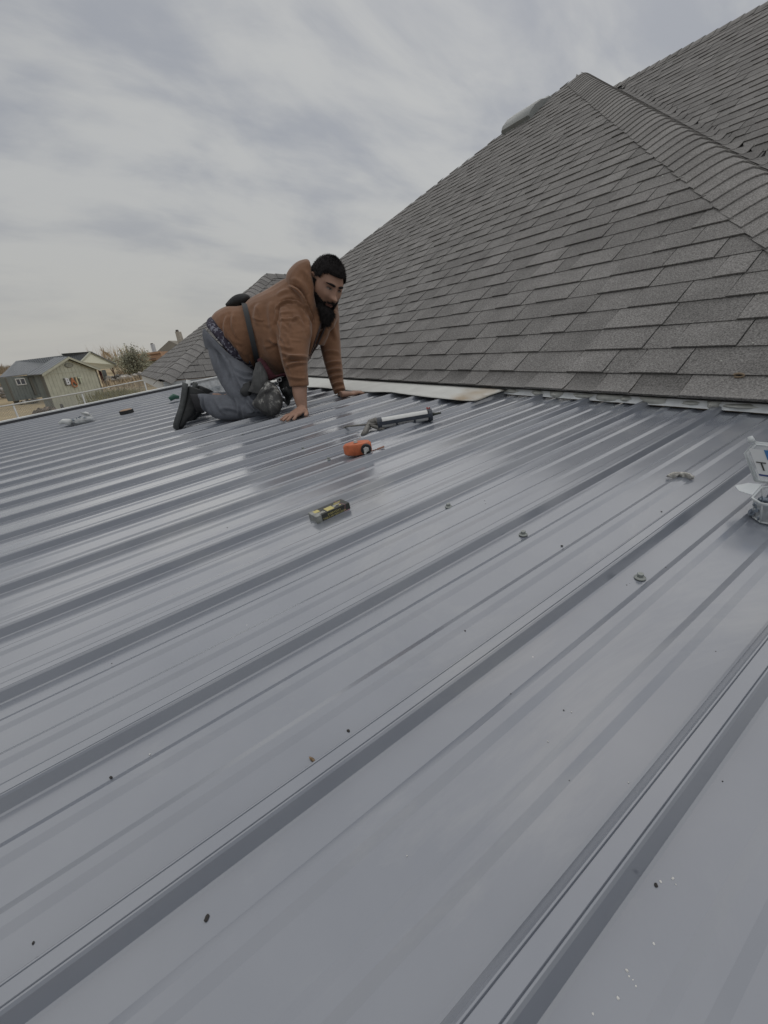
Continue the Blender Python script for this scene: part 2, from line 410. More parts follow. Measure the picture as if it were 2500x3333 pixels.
# hip caps
def caps(parent, P0, P1, nL, nR, half, exp, n, hump=.02, tonef=None, seg=6):
    """cap shingles bent over a ridge running from P0 up to P1. nL, nR: directions down each side"""
    D = (P1-P0).normalized()
    for k in range(n):
        base = P0+D*(k*exp); V = []; T = []
        tone = float(RBG.choice([.9, 1.0, 1.06, .96, 1.12])); jit = RBG.uniform(-.003, .003)
        for r, (l, h) in enumerate(((0, .004), (0, .013), (exp*.75, .006), (exp+.02, .003))):
            for q in range(2*seg+1):
                a = (q-seg)/seg; side = nL if a < 0 else nR; aa = abs(a)
                vv = (math.sqrt(aa*aa+.12)-math.sqrt(.12))/(math.sqrt(1.12)-math.sqrt(.12))     # rounded crest
                sd = side*half*aa; sd.z = side.z*half*vv
                p = base+D*l+sd+Vector((0, 0, .005))+side*jit*(aa > .9)+Vector((0, 0, 1))*(h+hump*(1-aa)*.3)
                V.append(p); T.append(tone*(.5 if r == 0 else (1 if r < 3 else .86)))
        m = 2*seg+1
        F = [(r*m+q, r*m+q+1, (r+1)*m+q+1, (r+1)*m+q) for r in range(3) for q in range(m-1)]
        o = child('hip_cap', V, F, MSH, parent, tone=T); o.data.polygons.foreach_set('use_smooth', [True]*len(o.data.polygons))
        bmk = bmesh.new(); bmk.from_mesh(o.data)
        for e in bmk.edges:
            if len(e.link_faces) == 2 and e.calc_face_angle(0) > math.radians(45): e.smooth = False
        bmk.to_mesh(o.data); bmk.free()
TT = math.tan(TH)
def zA(x): return AZ0+(x-AX0)*TT
x_lo, x_hi = 1.95, 6.20
H0 = Vector((x_lo, x_lo+HIPC, zA(x_lo))); H1 = Vector((x_hi, x_hi+HIPC, zA(x_hi)))
dh = (H1-H0).normalized()
nLA = (Vector((0, 1, 0))-dh*dh.y).normalized()      # down the plane A side (in plane, perpendicular to the hip)
nLA = (nLA-NA*nLA.dot(NA)).normalized()
NR_ = Vector((0, -ST, CT)); nRR = (Vector((1, 0, 0))-dh*dh.x); nRR = (nRR-NR_*nRR.dot(NR_)).normalized()
caps(roofA, H0, H1, nLA, nRR, .205, .125, int((H1-H0).length/.125))
# left hip of plane A
G0 = Vector(((12.7-7.6)/1.3, 7.6, zA((12.7-7.6)/1.3))); G1 = Vector((6.22, 4.45, zA(6.22)))
dg = (G1-G0).normalized(); ng = (Vector((0, -1, 0))+dg*dg.y); ng = (ng-NA*ng.dot(NA)).normalized()
0 and caps(roofA, G0, G1, ng, (Vector((.6, .7, -.6))).normalized(), .15, .135, int((G1-G0).length/.135), hump=.012)
# left side face (not seen) closes the volume
deckpoly('roof', [G0-Vector((0, .08, .03)), Vector((6.22, 4.36, zA(6.2)-.03)), Vector((8, 4.36, zA(6.2)-.03)), Vector((8, 10, -.4)), Vector((G0.x, 10, -.4))], house, label='far hip slope of the roof, facing away')

# face R between hip and valley, then face B
RZ = lambda y: AZ0+(y-HIPC-AX0)*TT                  # plane R height as function of y
BOFF = 1.07
def zB(x): return zA(x-BOFF)
mbR = MB()
nR = int((4.5+.1)/(EXP*CT))
for k in range(nR):
    y0 = -.1+k*EXP*CT; y1 = y0+(EXP+.012)*CT
    xh, xv = y0-HIPC, y0-HIPC+BOFF
    t = xh
    xs_ = [xh]
    while t < xv-.05:
        t += float(RBG.choice(WID)); xs_.append(min(t, xv-.05))
    # bend through the valley onto B
    for a, b in zip(xs_[:-1], xs_[1:]):
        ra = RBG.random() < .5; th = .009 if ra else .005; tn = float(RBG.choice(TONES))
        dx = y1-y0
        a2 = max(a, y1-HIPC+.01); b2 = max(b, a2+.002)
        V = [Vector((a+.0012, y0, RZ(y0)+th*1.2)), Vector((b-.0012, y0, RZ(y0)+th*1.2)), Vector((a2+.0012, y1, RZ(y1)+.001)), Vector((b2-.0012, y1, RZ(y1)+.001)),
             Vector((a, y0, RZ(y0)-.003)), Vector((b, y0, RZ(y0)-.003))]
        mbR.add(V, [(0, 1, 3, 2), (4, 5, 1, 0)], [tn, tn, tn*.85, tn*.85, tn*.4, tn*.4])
    # woven part: from valley -.12 to valley +.30, curving upward
    m = 7; Vp = []; Tn = float(RBG.choice(TONES)); th = .008
    for (yy, hh) in ((y0, -.002), (y0, th), (y1, .001)):
        for q in range(m):
            f = q/(m-1); x = xv-.11+.24*f; xvv = yy-HIPC+BOFF
            base = max(RZ(yy), zB(x)); d_ = x-xvv
            base = .5*(RZ(yy)+zB(x))+.5*math.sqrt((RZ(yy)-zB(x))**2+.0025)
            Vp.append(Vector((x, yy, base+hh*.9+.001)))
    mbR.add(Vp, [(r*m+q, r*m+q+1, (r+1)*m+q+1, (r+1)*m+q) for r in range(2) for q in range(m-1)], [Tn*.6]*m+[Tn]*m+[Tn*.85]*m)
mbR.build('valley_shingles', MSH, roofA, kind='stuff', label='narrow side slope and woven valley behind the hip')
XR_B = 7.83
roofB = child('roof', [Vector((2.6, -2.2, zB(2.6)-.01)), Vector((XR_B, -2.2, zB(XR_B)-.01)), Vector((XR_B, 6.5, zB(XR_B)-.01)), Vector((2.6+3.3, 5.2, zB(2.6+3.3)-.01)), Vector((2.6, .2, zB(2.6)-.01))],
              [(0, 1, 2, 3, 4)], MDARK, house, label='higher main roof slope at the upper right')
B0 = Vector((2.6, 0, zB(2.6)))
def b_tmin(s): return -2.2
def b_tmax(s): return min(2.6+s*CT+HIPC-BOFF-.06, 6.4)
RBG = np.random.default_rng(5)
shingles(roofB, B0, UY, VA, int((XR_B-2.6)/CT/EXP), b_tmin, b_tmax, 0, 0)
caps(roofB, Vector((XR_B, -2.2, zB(XR_B))), Vector((XR_B, 6.4, zB(XR_B))), Vector((-CT, 0, -ST)), Vector((CT, 0, -ST)), .15, .14, 60, seg=3)
# valley cut edge on B: thin shadow gap handled by piece thickness; back slope
deckpoly('roof', [Vector((XR_B, -2.2, zB(XR_B)-.01)), Vector((XR_B, 6.5, zB(XR_B)-.01)), Vector((13, 6.5, -.5)), Vector((13, -2.2, -.5))], house, label='back slope of the main roof, facing away')

# walls
MBRICK = mat('tan_brick', (.30, .22, .16), .85, noise=(14, .25), bump=(40, .5, .01))
wl = MB(); wl.box((4.6, 1.5, -1.63), (2.6, 0, 0), (0, 5.0, 0), (0, 0, 1.2)); wl.build('wall', MBRICK, house)
wl = MB(); wl.box((4.2, 9.07, -1.6), (3.3, 0, 0), (0, 2.05, 0), (0, 0, 1.15)); wl.build('wall', MBRICK, house, label='tan brick wall under the far wing')

# wing
WC = Vector((.56, 6.71, -.275)); D_ = 2.36; RUN = 2.62
AP = Vector((WC.x+RUN, WC.y+D_, WC.z+D_*TT))
WF = WC+Vector((0, 2*D_, 0))
roofW = child('roof', [WC, WC+Vector((6, 0, 0)), AP+Vector((4, 0, 0)), AP, WF], [(0, 1, 2, 3), (0, 3, 4)], MDARK, house, label='lower hipped wing roof behind the man, at the far end of the metal roof')
VF = Vector((0, CT, ST)); t_end = math.atan2(AP.z-WC.z, RUN); VE = Vector((math.cos(t_end), 0, math.sin(t_end)))
kx = RUN/D_
RBG = np.random.default_rng(21)
def wmax(s): return min(3.4, (WC.y+s*CT-6.71)+1.15-.0)  # valley against plane A
shingles(roofW, WC+Vector((0, 0, .006)), Vector((1, 0, 0)), VF, int(D_/CT/EXP), lambda s: s*CT*kx+.05, lambda s: (1.62-WC.x)+s*CT+.1 if s*CT < 2.36 else 4.5, 60, 0)
shingles(roofW, WC+Vector((0, 0, .006)), Vector((0, 1, 0)), VE, int(RUN/math.cos(t_end)/EXP), lambda s: s*math.cos(t_end)/kx+.05, lambda s: 2*D_-s*math.cos(t_end)/kx, 0, 0)
dw = (AP-WC).normalized(); NF = Vector((0, -ST, CT)); NE = Vector((-math.sin(t_end), 0, math.cos(t_end)))
a_ = (Vector((1, 0, 0))-dw*dw.x); a_ = (a_-NF*a_.dot(NF)).normalized()
b_ = (Vector((0, 1, 0))-dw*dw.y); b_ = (b_-NE*b_.dot(NE)).normalized()
caps(roofW, WC+Vector((0, 0, .012)), AP+Vector((0, 0, .012)), a_, b_, .17, .145, int((AP-WC).length/.145), hump=.03)
caps(roofW, AP+Vector((0, 0, .012)), AP+Vector((2.2, 0, .012)), Vector((0, -CT, -ST)), Vector((0, CT, -ST)), .16, .19, 11, hump=.02)
dw2 = (AP-WF).normalized(); caps(roofW, WF, AP, Vector((.3, -.8, -.3)).normalized(), Vector((.5, .5, -.5)).normalized(), .14, .15, int((AP-WF).length/.15), hump=.01, seg=3)
# fascia and soffit
MFAS = mat('white_fascia', (.56, .59, .62), .55, noise=(3, .05))
fa = MB()
fa.box((WC.x+3.05, WC.y+.03, WC.z-.075), (3.0, 0, 0), (0, .012, 0), (0, 0, .07)); fa.box((WC.x+.045, WC.y+D_, WC.z-.075), (.012, 0, 0), (0, D_-.02, 0), (0, 0, .07))
fa.build('fascia', MFAS, roofW)
fa = MB(); fa.add([WC+Vector((.06, .05, -.14)), WC+Vector((6, .05, -.14)), WC+Vector((6, .5, -.14)), WC+Vector((.36, .4, -.14)), WC+Vector((.36, 4.3, -.14)), WC+Vector((.06, 4.7, -.14))], [(0, 1, 2, 3), (0, 3, 4, 5)]); fa.build('soffit', MFAS, roofW)

# box vent near the top of plane A's left hip
vx = 5.72
def PAx(x, y, h=0):
    s = (x-AX0)/CT; return PA(s, y, h)
vt = MB(); LU, LW = .46, .50                         # plan half sizes along slope / eave
vc = PAx(5.80, 4.90)
prof = [(-.25, .0, .0), (-.25, 0, .055), (-.21, 0, .085), (-.08, 0, .10), (.07, 0, .085), (.17, 0, .05), (.24, 0, .04), (.27, 0, 0)]
V = []; nP = len(prof)
for yy in (-.24, -.22, .22, .24):
    ins = .012 if abs(yy) > .23 else 0
    for (u, _, h) in prof:
        V.append(vc+VA*u*(1-ins*2)+UY*yy+NA*max(0, h-ins))
F = [(r*nP+q, r*nP+q+1, (r+1)*nP+q+1, (r+1)*nP+q) for r in range(3) for q in range(nP-1)]
F += [tuple(range(nP))[::-1], tuple(3*nP+q for q in range(nP))]
vo_ = child('roof_vent', V, F, mat('grey_vent_metal', (.22, .235, .235), .45, spec=.6, noise=(12, .1)), house, label='domed grey metal vent near the top of the left hip', tone=None)
autosmooth(vo_, 35)
vb = MB(); vb.box(vc+NA*.006-VA*.0, VA*.27, UY*.25, NA*.003); vb.build('vent_flange', MATS['grey_vent_metal'], vo_)

# ------------------------------------------------------------------ wall flashing and sealant
fl = MB()
ys = np.linspace(-1.2, 6.4, 160); V = []
for y in ys:
    wv = .0025*mnoise.noise(Vector((0, y*4, 1)))
    V += [Vector((XF-.036, y, rz(XF-.03)+.0030)), Vector((XF-.024+wv, y, rz(XF)+.006)), Vector((XF-.016+wv, y, rz(XF)+.020)), Vector((XF-.012, y, rz(XF)+.033)), Vector((XF-.010, y, rz(XF)+.044))]
fl.add(V, [(5*i+q, 5*i+q+5, 5*i+q+6, 5*i+q+1) for i in range(len(ys)-1) for q in range(1, 4)])
flash = fl.build('wall_flashing', MFLASH, None); flash['label'] = 'pale bent metal flashing strip along the foot of the shingled slope'; flash['category'] = 'flashing'
flash.data.polygons.foreach_set('use_smooth', [True]*len(flash.data.polygons))
def blob(px, py, w_, h_, seed, d=.012, parent=flash, mt=MSEAL, name='sealant', k=1.0):
    p = onroof(px, py, 0); y = p.y; rr = np.random.default_rng(seed)
    V = []; n = 12; rings = 4
    V.append(Vector((XF-.020-d, y, rz(XF)+.02*k)))
    for r in range(1, rings+1):
        for q in range(n):
            a = 2*math.pi*q/n; f = r/rings; jr = 1+.35*rr.uniform(-1, 1)*(r == rings)+.1*rr.uniform(-1, 1)
            V.append(Vector((XF-.020-d*(1-f*f)+.004, y+math.cos(a)*w_*f*jr, max(rz(XF)+.001, rz(XF)+.02*k+math.sin(a)*h_*f*jr))))
    F = [(0, 1+q, 1+(q+1) % n) for q in range(n)]+[(1+(r-1)*n+q, 1+r*n+q, 1+r*n+(q+1) % n, 1+(r-1)*n+(q+1) % n) for r in range(1, rings) for q in range(n)]
    child(name, V, F, mt, parent, smooth=True)
for i, (px, w_, h_) in enumerate(((1725, .05, .013), (1810, .03, .013), (1870, .035, .02), (1955, .05, .012), (2030, .055, .02), (2090, .02, .012), (2180, .05, .018), (2370, .02, .02), (2450, .045, .008), (2300, .03, .008))):
    blob(px, 1262+(px-1646)*.067, w_, h_, 50+i, .010+.004*(i % 3))

# underlayment sheet over the rib tops
edge = [(1668, 1258), (1641, 1266), (1596, 1285), (1549, 1306), (1500, 1304), (1442, 1298), (1400, 1294), (1345, 1287), (1300, 1283), (1274, 1280), (1207, 1278), (1145, 1273), (1080, 1266), (1001, 1261)]
low = [onroof(a, b, .0225) for a, b in edge]
low += [Vector((low[-1].x+.02, 4.4, 0)), Vector((low[-1].x+.05, 5.4, 0)), Vector((low[-1].x+.08, 6.3, 0))]
for p in low: p.z = rz(p.x)+.0225
pts = []
for a, b in zip(low[:-1], low[1:]):
    for q in range(3): pts.append(a.lerp(b, q/3))
pts.append(low[-1])
V = []; T = []; m = 9
for i, p in enumerate(pts):
    top = Vector((1.650, p.y+(.0 if i > 3 else 0), -.242))
    for q in range(m):
        f = q/(m-1); v = p.lerp(top, f)
        sag = .006*mnoise.noise(Vector((v.x*7, v.y*4, 3)))*math.sin(math.pi*min(1, f*1.1))
        curl = .012*max(0, 1-f*4)*max(0, mnoise.noise(Vector((p.y*2.1, 7, 0))))
        v.z += sag+curl
        V.append(v)
        st = max(0, 1-abs(p.y-1.52)/.17); nn = mnoise.noise(Vector((v.x*14, v.y*9, 5)))+.5*mnoise.noise(Vector((v.x*50, v.y*30, 5)))
        k = min(1, max(0, st*1.1+nn*.7-.25)) if st > 0 else 0
        sp = 1-.03*abs(mnoise.noise(Vector((v.x*9, v.y*6, 9))))
        T.append((sp*(1-.38*k), sp*(1-.52*k), sp*(1-.66*k)))
F = [(i*m+q, (i+1)*m+q, (i+1)*m+q+1, i*m+q+1) for i in range(len(pts)-1) for q in range(m-1)]
o = child('underlayment_sheet', V, F, mat('white_membrane', (.52, .53, .51), .6, noise=(9, .08, 6), bump=(25, .25, .004), tone=True), None, smooth=True, tone=np.array(T), label='off-white membrane sheet with a brown stain lying over the rib ends below the shingles', cat='roofing sheet')
sm = o.modifiers.new('thickness', 'SOLIDIFY'); sm.thickness = .0022; sm.offset = -1
# ------------------------------------------------------------------ the kneeling man
BC = at(830, 1200, 2.62)
man = empty('person', onroof(840, 1350), 'man in brown hooded sweatshirt and grey trousers on hands and knees on the metal roof', 'person')
MCLOTH = mat('brown_fleece', (.200, .106, .062), .92, spec=.2, noise=(6, .16, 6), bump=(160, .25, .002), sheen=.25, coord='Object', noise2=(60, .07))
MPANTS = mat('grey_twill', (.132, .142, .165), .85, spec=.25, noise=(10, .16, 6), bump=(260, .25, .001), noise2=(90, .08))
MSKIN = mat('skin', (.32, .19, .138), .5, spec=.4, noise=(22, .13, 6), bump=(120, .25, .002))
MHAIR = mat('black_hair', (.018, .0165, .017), .85, spec=.12, noise=(60, .4, 6), bump=(200, 1.0, .006))
MBLACK = mat('black_nylon', (.022, .024, .026), .7, noise=(25, .3), bump=(60, .4, .003))
MSOLE = mat('black_rubber', (.072, .078, .080), .75, noise=(40, .3), bump=(90, .5, .003))
def ringpts(x1, y1, x2, y2, d, rd, dd=0, n=20, e=2.3):
    """ring whose silhouette runs from one photo point to the other; depth radius rd"""
    a = at(x1, y1, d-dd); b = at(x2, y2, d+dd); c = (a+b)/2; h = (b-a)/2
    view = c.normalized(); ax = (view-h.normalized()*view.dot(h.normalized())).normalized()*rd
    P = []
    for k in range(n):
        t = 2*math.pi*k/n; ct, st = math.cos(t), math.sin(t)
        P.append(c+h*(abs(ct)**(2/e)*(1 if ct >= 0 else -1))+ax*(abs(st)**(2/e)*(1 if st >= 0 else -1)))
    return P
def loft(mb, rings, n=20, sub=4, e=2.3, closed=True):
    R = [ringpts(*r[:6], dd=(r[6] if len(r) > 6 else 0), n=n, e=e) for r in rings]
    # Catmull-Rom along the chain
    A = np.array([[list(p) for p in r] for r in R]); out = []
    m = len(A)
    for i in range(m-1):
        p0, p1, p2, p3 = A[max(i-1, 0)], A[i], A[i+1], A[min(i+2, m-1)]
        for s in range(sub):
            t = s/sub; out.append(.5*((2*p1)+(-p0+p2)*t+(2*p0-5*p1+4*p2-p3)*t*t+(-p0+3*p1-3*p2+p3)*t**3))
    out.append(A[-1]); V = [Vector(p) for r in out for p in r]; K = len(out)
    F = [(i*n+k, i*n+(k+1) % n, (i+1)*n+(k+1) % n, (i+1)*n+k) for i in range(K-1) for k in range(n)]
    if closed:
        F.append(tuple(range(n))[::-1]); F.append(tuple((K-1)*n+k for k in range(n)))
    mb.add(V, F)
def ball(mb, x, y, d, rx, ry=None, rd=None, n=14):
    c = at(x, y, d); k = d/FPX; ry = ry or rx; rd = rd or rx*k
    ax = CR*rx*k; ay = CU*ry*k; az = CF*rd; V = []; F = []
    for i in range(n+1):
        th = math.pi*i/n
        for j in range(n): ph = 2*math.pi*j/n; V.append(c+ay*math.cos(th)+(ax*math.cos(ph)+az*math.sin(ph))*math.sin(th))
    F = [(i*n+j, i*n+(j+1) % n, (i+1)*n+(j+1) % n, (i+1)*n+j) for i in range(n) for j in range(n)]
    mb.add(V, F)
def remesh(mb, voxel, smooth=6, sf=.5):
    me = bpy.data.meshes.new('tmp'); me.from_pydata([tuple(v) for v in mb.V], [], mb.F)
    bm = bmesh.new(); bm.from_mesh(me); bmesh.ops.remove_doubles(bm, verts=bm.verts, dist=1e-5); bmesh.ops.recalc_face_normals(bm, faces=bm.faces); bm.to_mesh(me); bm.free()
    o = bpy.data.objects.new('tmp', me); COL.objects.link(o)
    m = o.modifiers.new('r', 'REMESH'); m.mode = 'VOXEL'; m.voxel_size = voxel; m.use_smooth_shade = True
    if smooth:
        s = o.modifiers.new('s', 'SMOOTH'); s.factor = sf; s.iterations = smooth
    dg = bpy.context.evaluated_depsgraph_get(); ev = o.evaluated_get(dg)
    out = bpy.data.meshes.new_from_object(ev); bpy.data.objects.remove(o)
    co = np.empty(len(out.vertices)*3, np.float64); out.vertices.foreach_get('co', co); co = co.reshape(-1, 3)
    no = np.empty(len(out.vertices)*3, np.float64); out.vertices.foreach_get('normal', no); no = no.reshape(-1, 3)
    return out, co, no
def topx(co):                                       # photo coordinates of points, to place folds
    d = co@np.array(CF); return np.stack([PCX+FPX*(co@np.array(CR))/d, PCY-FPX*(co@np.array(CU))/d], 1), d
def fold(co, no, lines):
    """push the cloth out along fold lines: (x1,y1,x2,y2,bend,width px,height m)"""
    px, d = topx(co); disp = np.zeros(len(co)); facing = -(no@np.array(BC.normalized()))
    fm = np.clip(facing*2.2+.25, 0, 1)
    for (x1, y1, x2, y2, bend, w_, h_) in lines:
        a = np.array([x1, y1]); b = np.array([x2, y2]); L = np.linalg.norm(b-a); u = (b-a)/L; n = np.array([-u[1], u[0]])
        q = px-a; s = q@u/L; t = q@n-bend*4*s*(1-s)
        env = np.clip(1-np.abs(2*s-1)**3, 0, 1)*(s > -0)*(s < 1)
        prof = np.exp(-(t/w_)**2)-.65*np.exp(-((t-1.7*w_)/(1.1*w_))**2)
        disp += h_*env*prof
    return disp*fm
def vnoise(co, sc, seed=0):
    return np.array([mnoise.noise(Vector((c[0]*sc[0]+seed, c[1]*sc[1], c[2]*sc[2]))) for c in co])
def finish(name, out, co, matl, parent, **k):
    off = Vector((0, 0, 0)); p = parent
    while p is not None: off += Vector(p.location); p = p.parent
    co = co-np.array(off); out.vertices.foreach_set('co', co.ravel()); out.materials.clear(); out.materials.append(matl)
    out.polygons.foreach_set('use_smooth', [True]*len(out.polygons)); out.update(); out.name = name
    return link(name, out, parent, **k)

# --- head frame
hp = at(1060, 928, 2.50); tV = -hp.normalized(); uV = (CU-tV*CU.dot(tV)).normalized(); rV = uV.cross(tV)
HF = (.45*rV-.36*uV+.82*tV).normalized(); HU = (.30*rV+.90*uV+.2*tV); HU = (HU-HF*HU.dot(HF)).normalized(); HL = HU.cross(HF)   # HL = his left
HS = 1.24
def hw(x, y, z): return hp+(HF*x+HL*y+HU*z)*HS
def g3(P, c, s): return np.exp(-(((P[:, 0]-c[0])/s[0])**2+((P[:, 1]-c[1])/s[1])**2+((P[:, 2]-c[2])/s[2])**2))
NU_, NV_ = 96, 72
def head_local():
    P = []
    for i in range(NV_+1):
        th = math.pi*i/NV_
        for j in range(NU_):
            ph = 2*math.pi*j/NU_
            d = np.array([math.sin(th)*math.cos(ph), math.sin(th)*math.sin(ph), math.cos(th)]); P.append(d)
    D = np.array(P); x, y, z = D[:, 0].copy(), D[:, 1].copy(), D[:, 2].copy()
    X = x*.100; Y = y*.078; Z = z*.118
    X = np.where(x < 0, X*.98, X)
    low = np.clip(-z, 0, 1)
    Y *= 1-.22*low**1.5; X = np.where(x > 0, X*(1+.04*low), X*(1-.32*low)); Z = np.where(z < 0, Z*1.02, Z)
    X = np.where(x > 0, np.minimum(X, .092+.02*np.exp(-(Y/.05)**2)-.0), X)
    Q = np.stack([X, Y, Z], 1)
    # front: nose, brow, sockets, lips, chin, cheeks
    f = np.clip(x*2, 0, 1)
    Q[:, 0] += f*(.027*g3(Q*[0, 1, 1], (0, 0, -.020), (1, .015, .013))+.012*g3(Q*[0, 1, 1], (0, 0, .004), (1, .009, .022))+.008*g3(Q*[0, 1, 1], (0, 0, -.022), (1, .024, .009)))
    for sgn in (-1, 1):
        Q[:, 0] += f*(-.013*g3(Q*[0, 1, 1], (0, sgn*.031, .018), (1, .019, .012))+.007*g3(Q*[0, 1, 1], (0, sgn*.030, .037), (1, .026, .008))
                      + .007*g3(Q*[0, 1, 1], (0, sgn*.043, -.014), (1, .022, .02))+.006*g3(Q*[0, 1, 1], (0, sgn*.031, .016), (1, .013, .006)))
        # eyelid crease
        Q[:, 0] += f*(-.003*g3(Q*[0, 1, 1], (0, sgn*.031, .0255), (1, .016, .0022))-.004*g3(Q*[0, 1, 1], (0, sgn*.031, .0135), (1, .014, .0022)))
        Q[:, 0] += -f*.004*g3(Q*[0, 1, 1], (0, sgn*.026, -.038), (1, .008, .016))
    Q[:, 0] += f*(.007*g3(Q*[0, 1, 1], (0, 0, -.050), (1, .022, .006))-.006*g3(Q*[0, 1, 1], (0, 0, -.0565), (1, .022, .0025))+.008*g3(Q*[0, 1, 1], (0, 0, -.064), (1, .018, .006))
                  - .005*g3(Q*[0, 1, 1], (0, 0, -.076), (1, .02, .006))+.012*g3(Q*[0, 1, 1], (0, 0, -.095), (1, .022, .014)))
    return D, Q
HD, HQ = head_local()
HFc = [(i*NU_+j, i*NU_+(j+1) % NU_, (i+1)*NU_+(j+1) % NU_, (i+1)*NU_+j) for i in range(NV_) for j in range(NU_)]
def hworld(Q): return [hw(*q) for q in Q]
# --- body (skin): one continuous surface
bd = MB()
loft(bd, [(700, 1075, 800, 1200, 2.68, .14), (770, 1040, 850, 1190, 2.68, .15), (880, 1000, 930, 1180, 2.66, .16), (960, 960, 1000, 1120, 2.66, .17), (1010, 950, 1040, 1050, 2.62, .10), (1010, 900, 1060, 980, 2.55, .062), (1025, 890, 1080, 960, 2.52, .06)])
# near arm and forearm
loft(bd, [(930, 1000, 1000, 990, 2.52, .06), (925, 1080, 990, 1080, 2.45, .055), (940, 1170, 992, 1170, 2.43, .05), (948, 1240, 999, 1240, 2.43, .047), (955, 1290, 999, 1287, 2.43, .040), (967, 1328, 1000, 1322, 2.43, .028), (966, 1346, 1003, 1340, 2.425, .032)])
loft(bd, [(1045, 1010, 1095, 1020, 2.82, .05), (1050, 1117, 1100, 1117, 2.80, .05), (1075, 1220, 1112, 1220, 2.79, .042), (1096, 1272, 1122, 1268, 2.775, .03), (1099, 1290, 1126, 1282, 2.765, .026)])
# legs inside the trousers
loft(bd, [(700, 1110, 800, 1190, 2.62, .08), (725, 1220, 830, 1230, 2.58, .08), (780, 1310, 870, 1315, 2.54, .06), (800, 1340, 868, 1335, 2.53, .05)])
loft(bd, [(800, 1300, 800, 1355, 2.54, .05), (740, 1295, 740, 1358, 2.56, .05), (650, 1288, 665, 1332, 2.58, .035), (620, 1290, 640, 1335, 2.60, .035)])
loft(bd, [(740, 1110, 840, 1190, 2.82, .08), (770, 1220, 860, 1220, 2.85, .07), (820, 1290, 880, 1290, 2.87, .05), (780, 1280, 790, 1330, 2.87, .05), (690, 1280, 695, 1325, 2.87, .04)])
def hand(mb, wrist, dirv, side, size=1.0, spread=1.0, curl=.35):
    """palm and five fingers on the roof; side = direction of the thumb"""
    up = RN.copy(); dirv = (dirv-up*dirv.dot(up)).normalized(); side = (side-up*side.dot(up)-dirv*side.dot(dirv)).normalized()
    s = size; base = wrist
    def pt(a, b, h): return base+dirv*a*s+side*b*s+up*h*s
    V = []; n = 14
    secs = [(0.0, .026, .024, .030), (.035, .036, .021, .024), (.07, .043, .017, .019), (.098, .042, .012, .014)]
    for (a, wd, ht, hc) in secs:
        for k in range(n):
            t = 2*math.pi*k/n; V.append(pt(a, math.cos(t)*wd, hc+math.sin(t)*ht*.9))
    F = [(i*n+k, i*n+(k+1) % n, (i+1)*n+(k+1) % n, (i+1)*n+k) for i in range(3) for k in range(n)]+[tuple(range(n))[::-1], tuple(3*n+k for k in range(n))]
    mb.add(V, F)
    fl_ = [(.033, .066, .0098, .20), (.011, .078, .0100, .06), (-.011, .073, .0096, -.07), (-.031, .058, .0086, -.22)]
    for (b, ln, r, sp) in fl_:
        sp *= spread; q = []; rr = []
        for f, hh in ((-.25, .016), (0, .019), (.22, .021), (.5, .017), (.78, .0115), (1.0, .0085)):
            q.append(pt(.088+ln*f*math.cos(sp), b+ln*max(f, 0)*math.sin(sp), hh)); rr.append(r*s*(1.05-.22*max(f, 0)))
        mb.tube(q, rr, 10)
        mb.tube([q[-1], q[-1]+(q[-1]-q[-2]).normalized()*.004], [rr[-1]*.85, rr[-1]*.5], 10)
    q = [pt(.015, .018, .022), pt(.035, .042, .022), pt(.058, .064, .017), pt(.078, .074, .012), pt(.090, .077, .0095)]
    mb.tube(q, [.014*s, .014*s, .0118*s, .0105*s, .008*s], 10)
nh = onroof(984, 1352); fh = onroof(1112, 1302)
nh_dir = onroof(905, 1388)-nh; fh_dir = onroof(1185, 1284)-fh
hand(bd, nh+RN*.004-nh_dir.normalized()*.02, nh_dir, -CF+CR*.2, 1.12, 1.1)
hand(bd, fh+RN*.006, fh_dir, CF, 1.05, .9)
out, co, no = remesh(bd, .0052, 3)
# join the head grid to the same mesh
hV = np.array([list(v) for v in hworld(HQ)])
nb = len(co); allV = np.vstack([co, hV])
faces = [tuple(p.vertices) for p in out.polygons]+[tuple(i+nb for i in f) for f in HFc]
ear = MB()
for sg in (-1, 1):
    V = []; n = 14
    for r, (rr_, oo) in enumerate(((.35, .004), (.62, .0), (.85, .009), (1.0, .014), (1.05, .006), (.8, -.004))):
        for k in range(n):
            t = 2*math.pi*k/n; zz_ = math.sin(t)*.034*rr_*(1.0 if math.sin(t) > 0 else .95); xx = math.cos(t)*.019*rr_*(1+.15*math.sin(t))
            V.append(hw(-.006+xx*.9-.25*zz_*.3, sg*(.0745+oo*.9-(xx)*.35), .004+zz_))
    ear.add(V, [(i*n+k, i*n+(k+1) % n, (i+1)*n+(k+1) % n, (i+1)*n+k) for i in range(5) for k in range(n)]+[tuple(range(n))[::-1]])
nb2 = len(allV); allV = np.vstack([allV, np.array([list(v) for v in ear.V])]); faces += [tuple(i+nb2 for i in f) for f in ear.F]
bodyme = bpy.data.meshes.new('body'); bodyme.from_pydata([tuple(v) for v in allV], [], faces); bodyme.update()
body = finish('body', bodyme, allV, MSKIN, man)
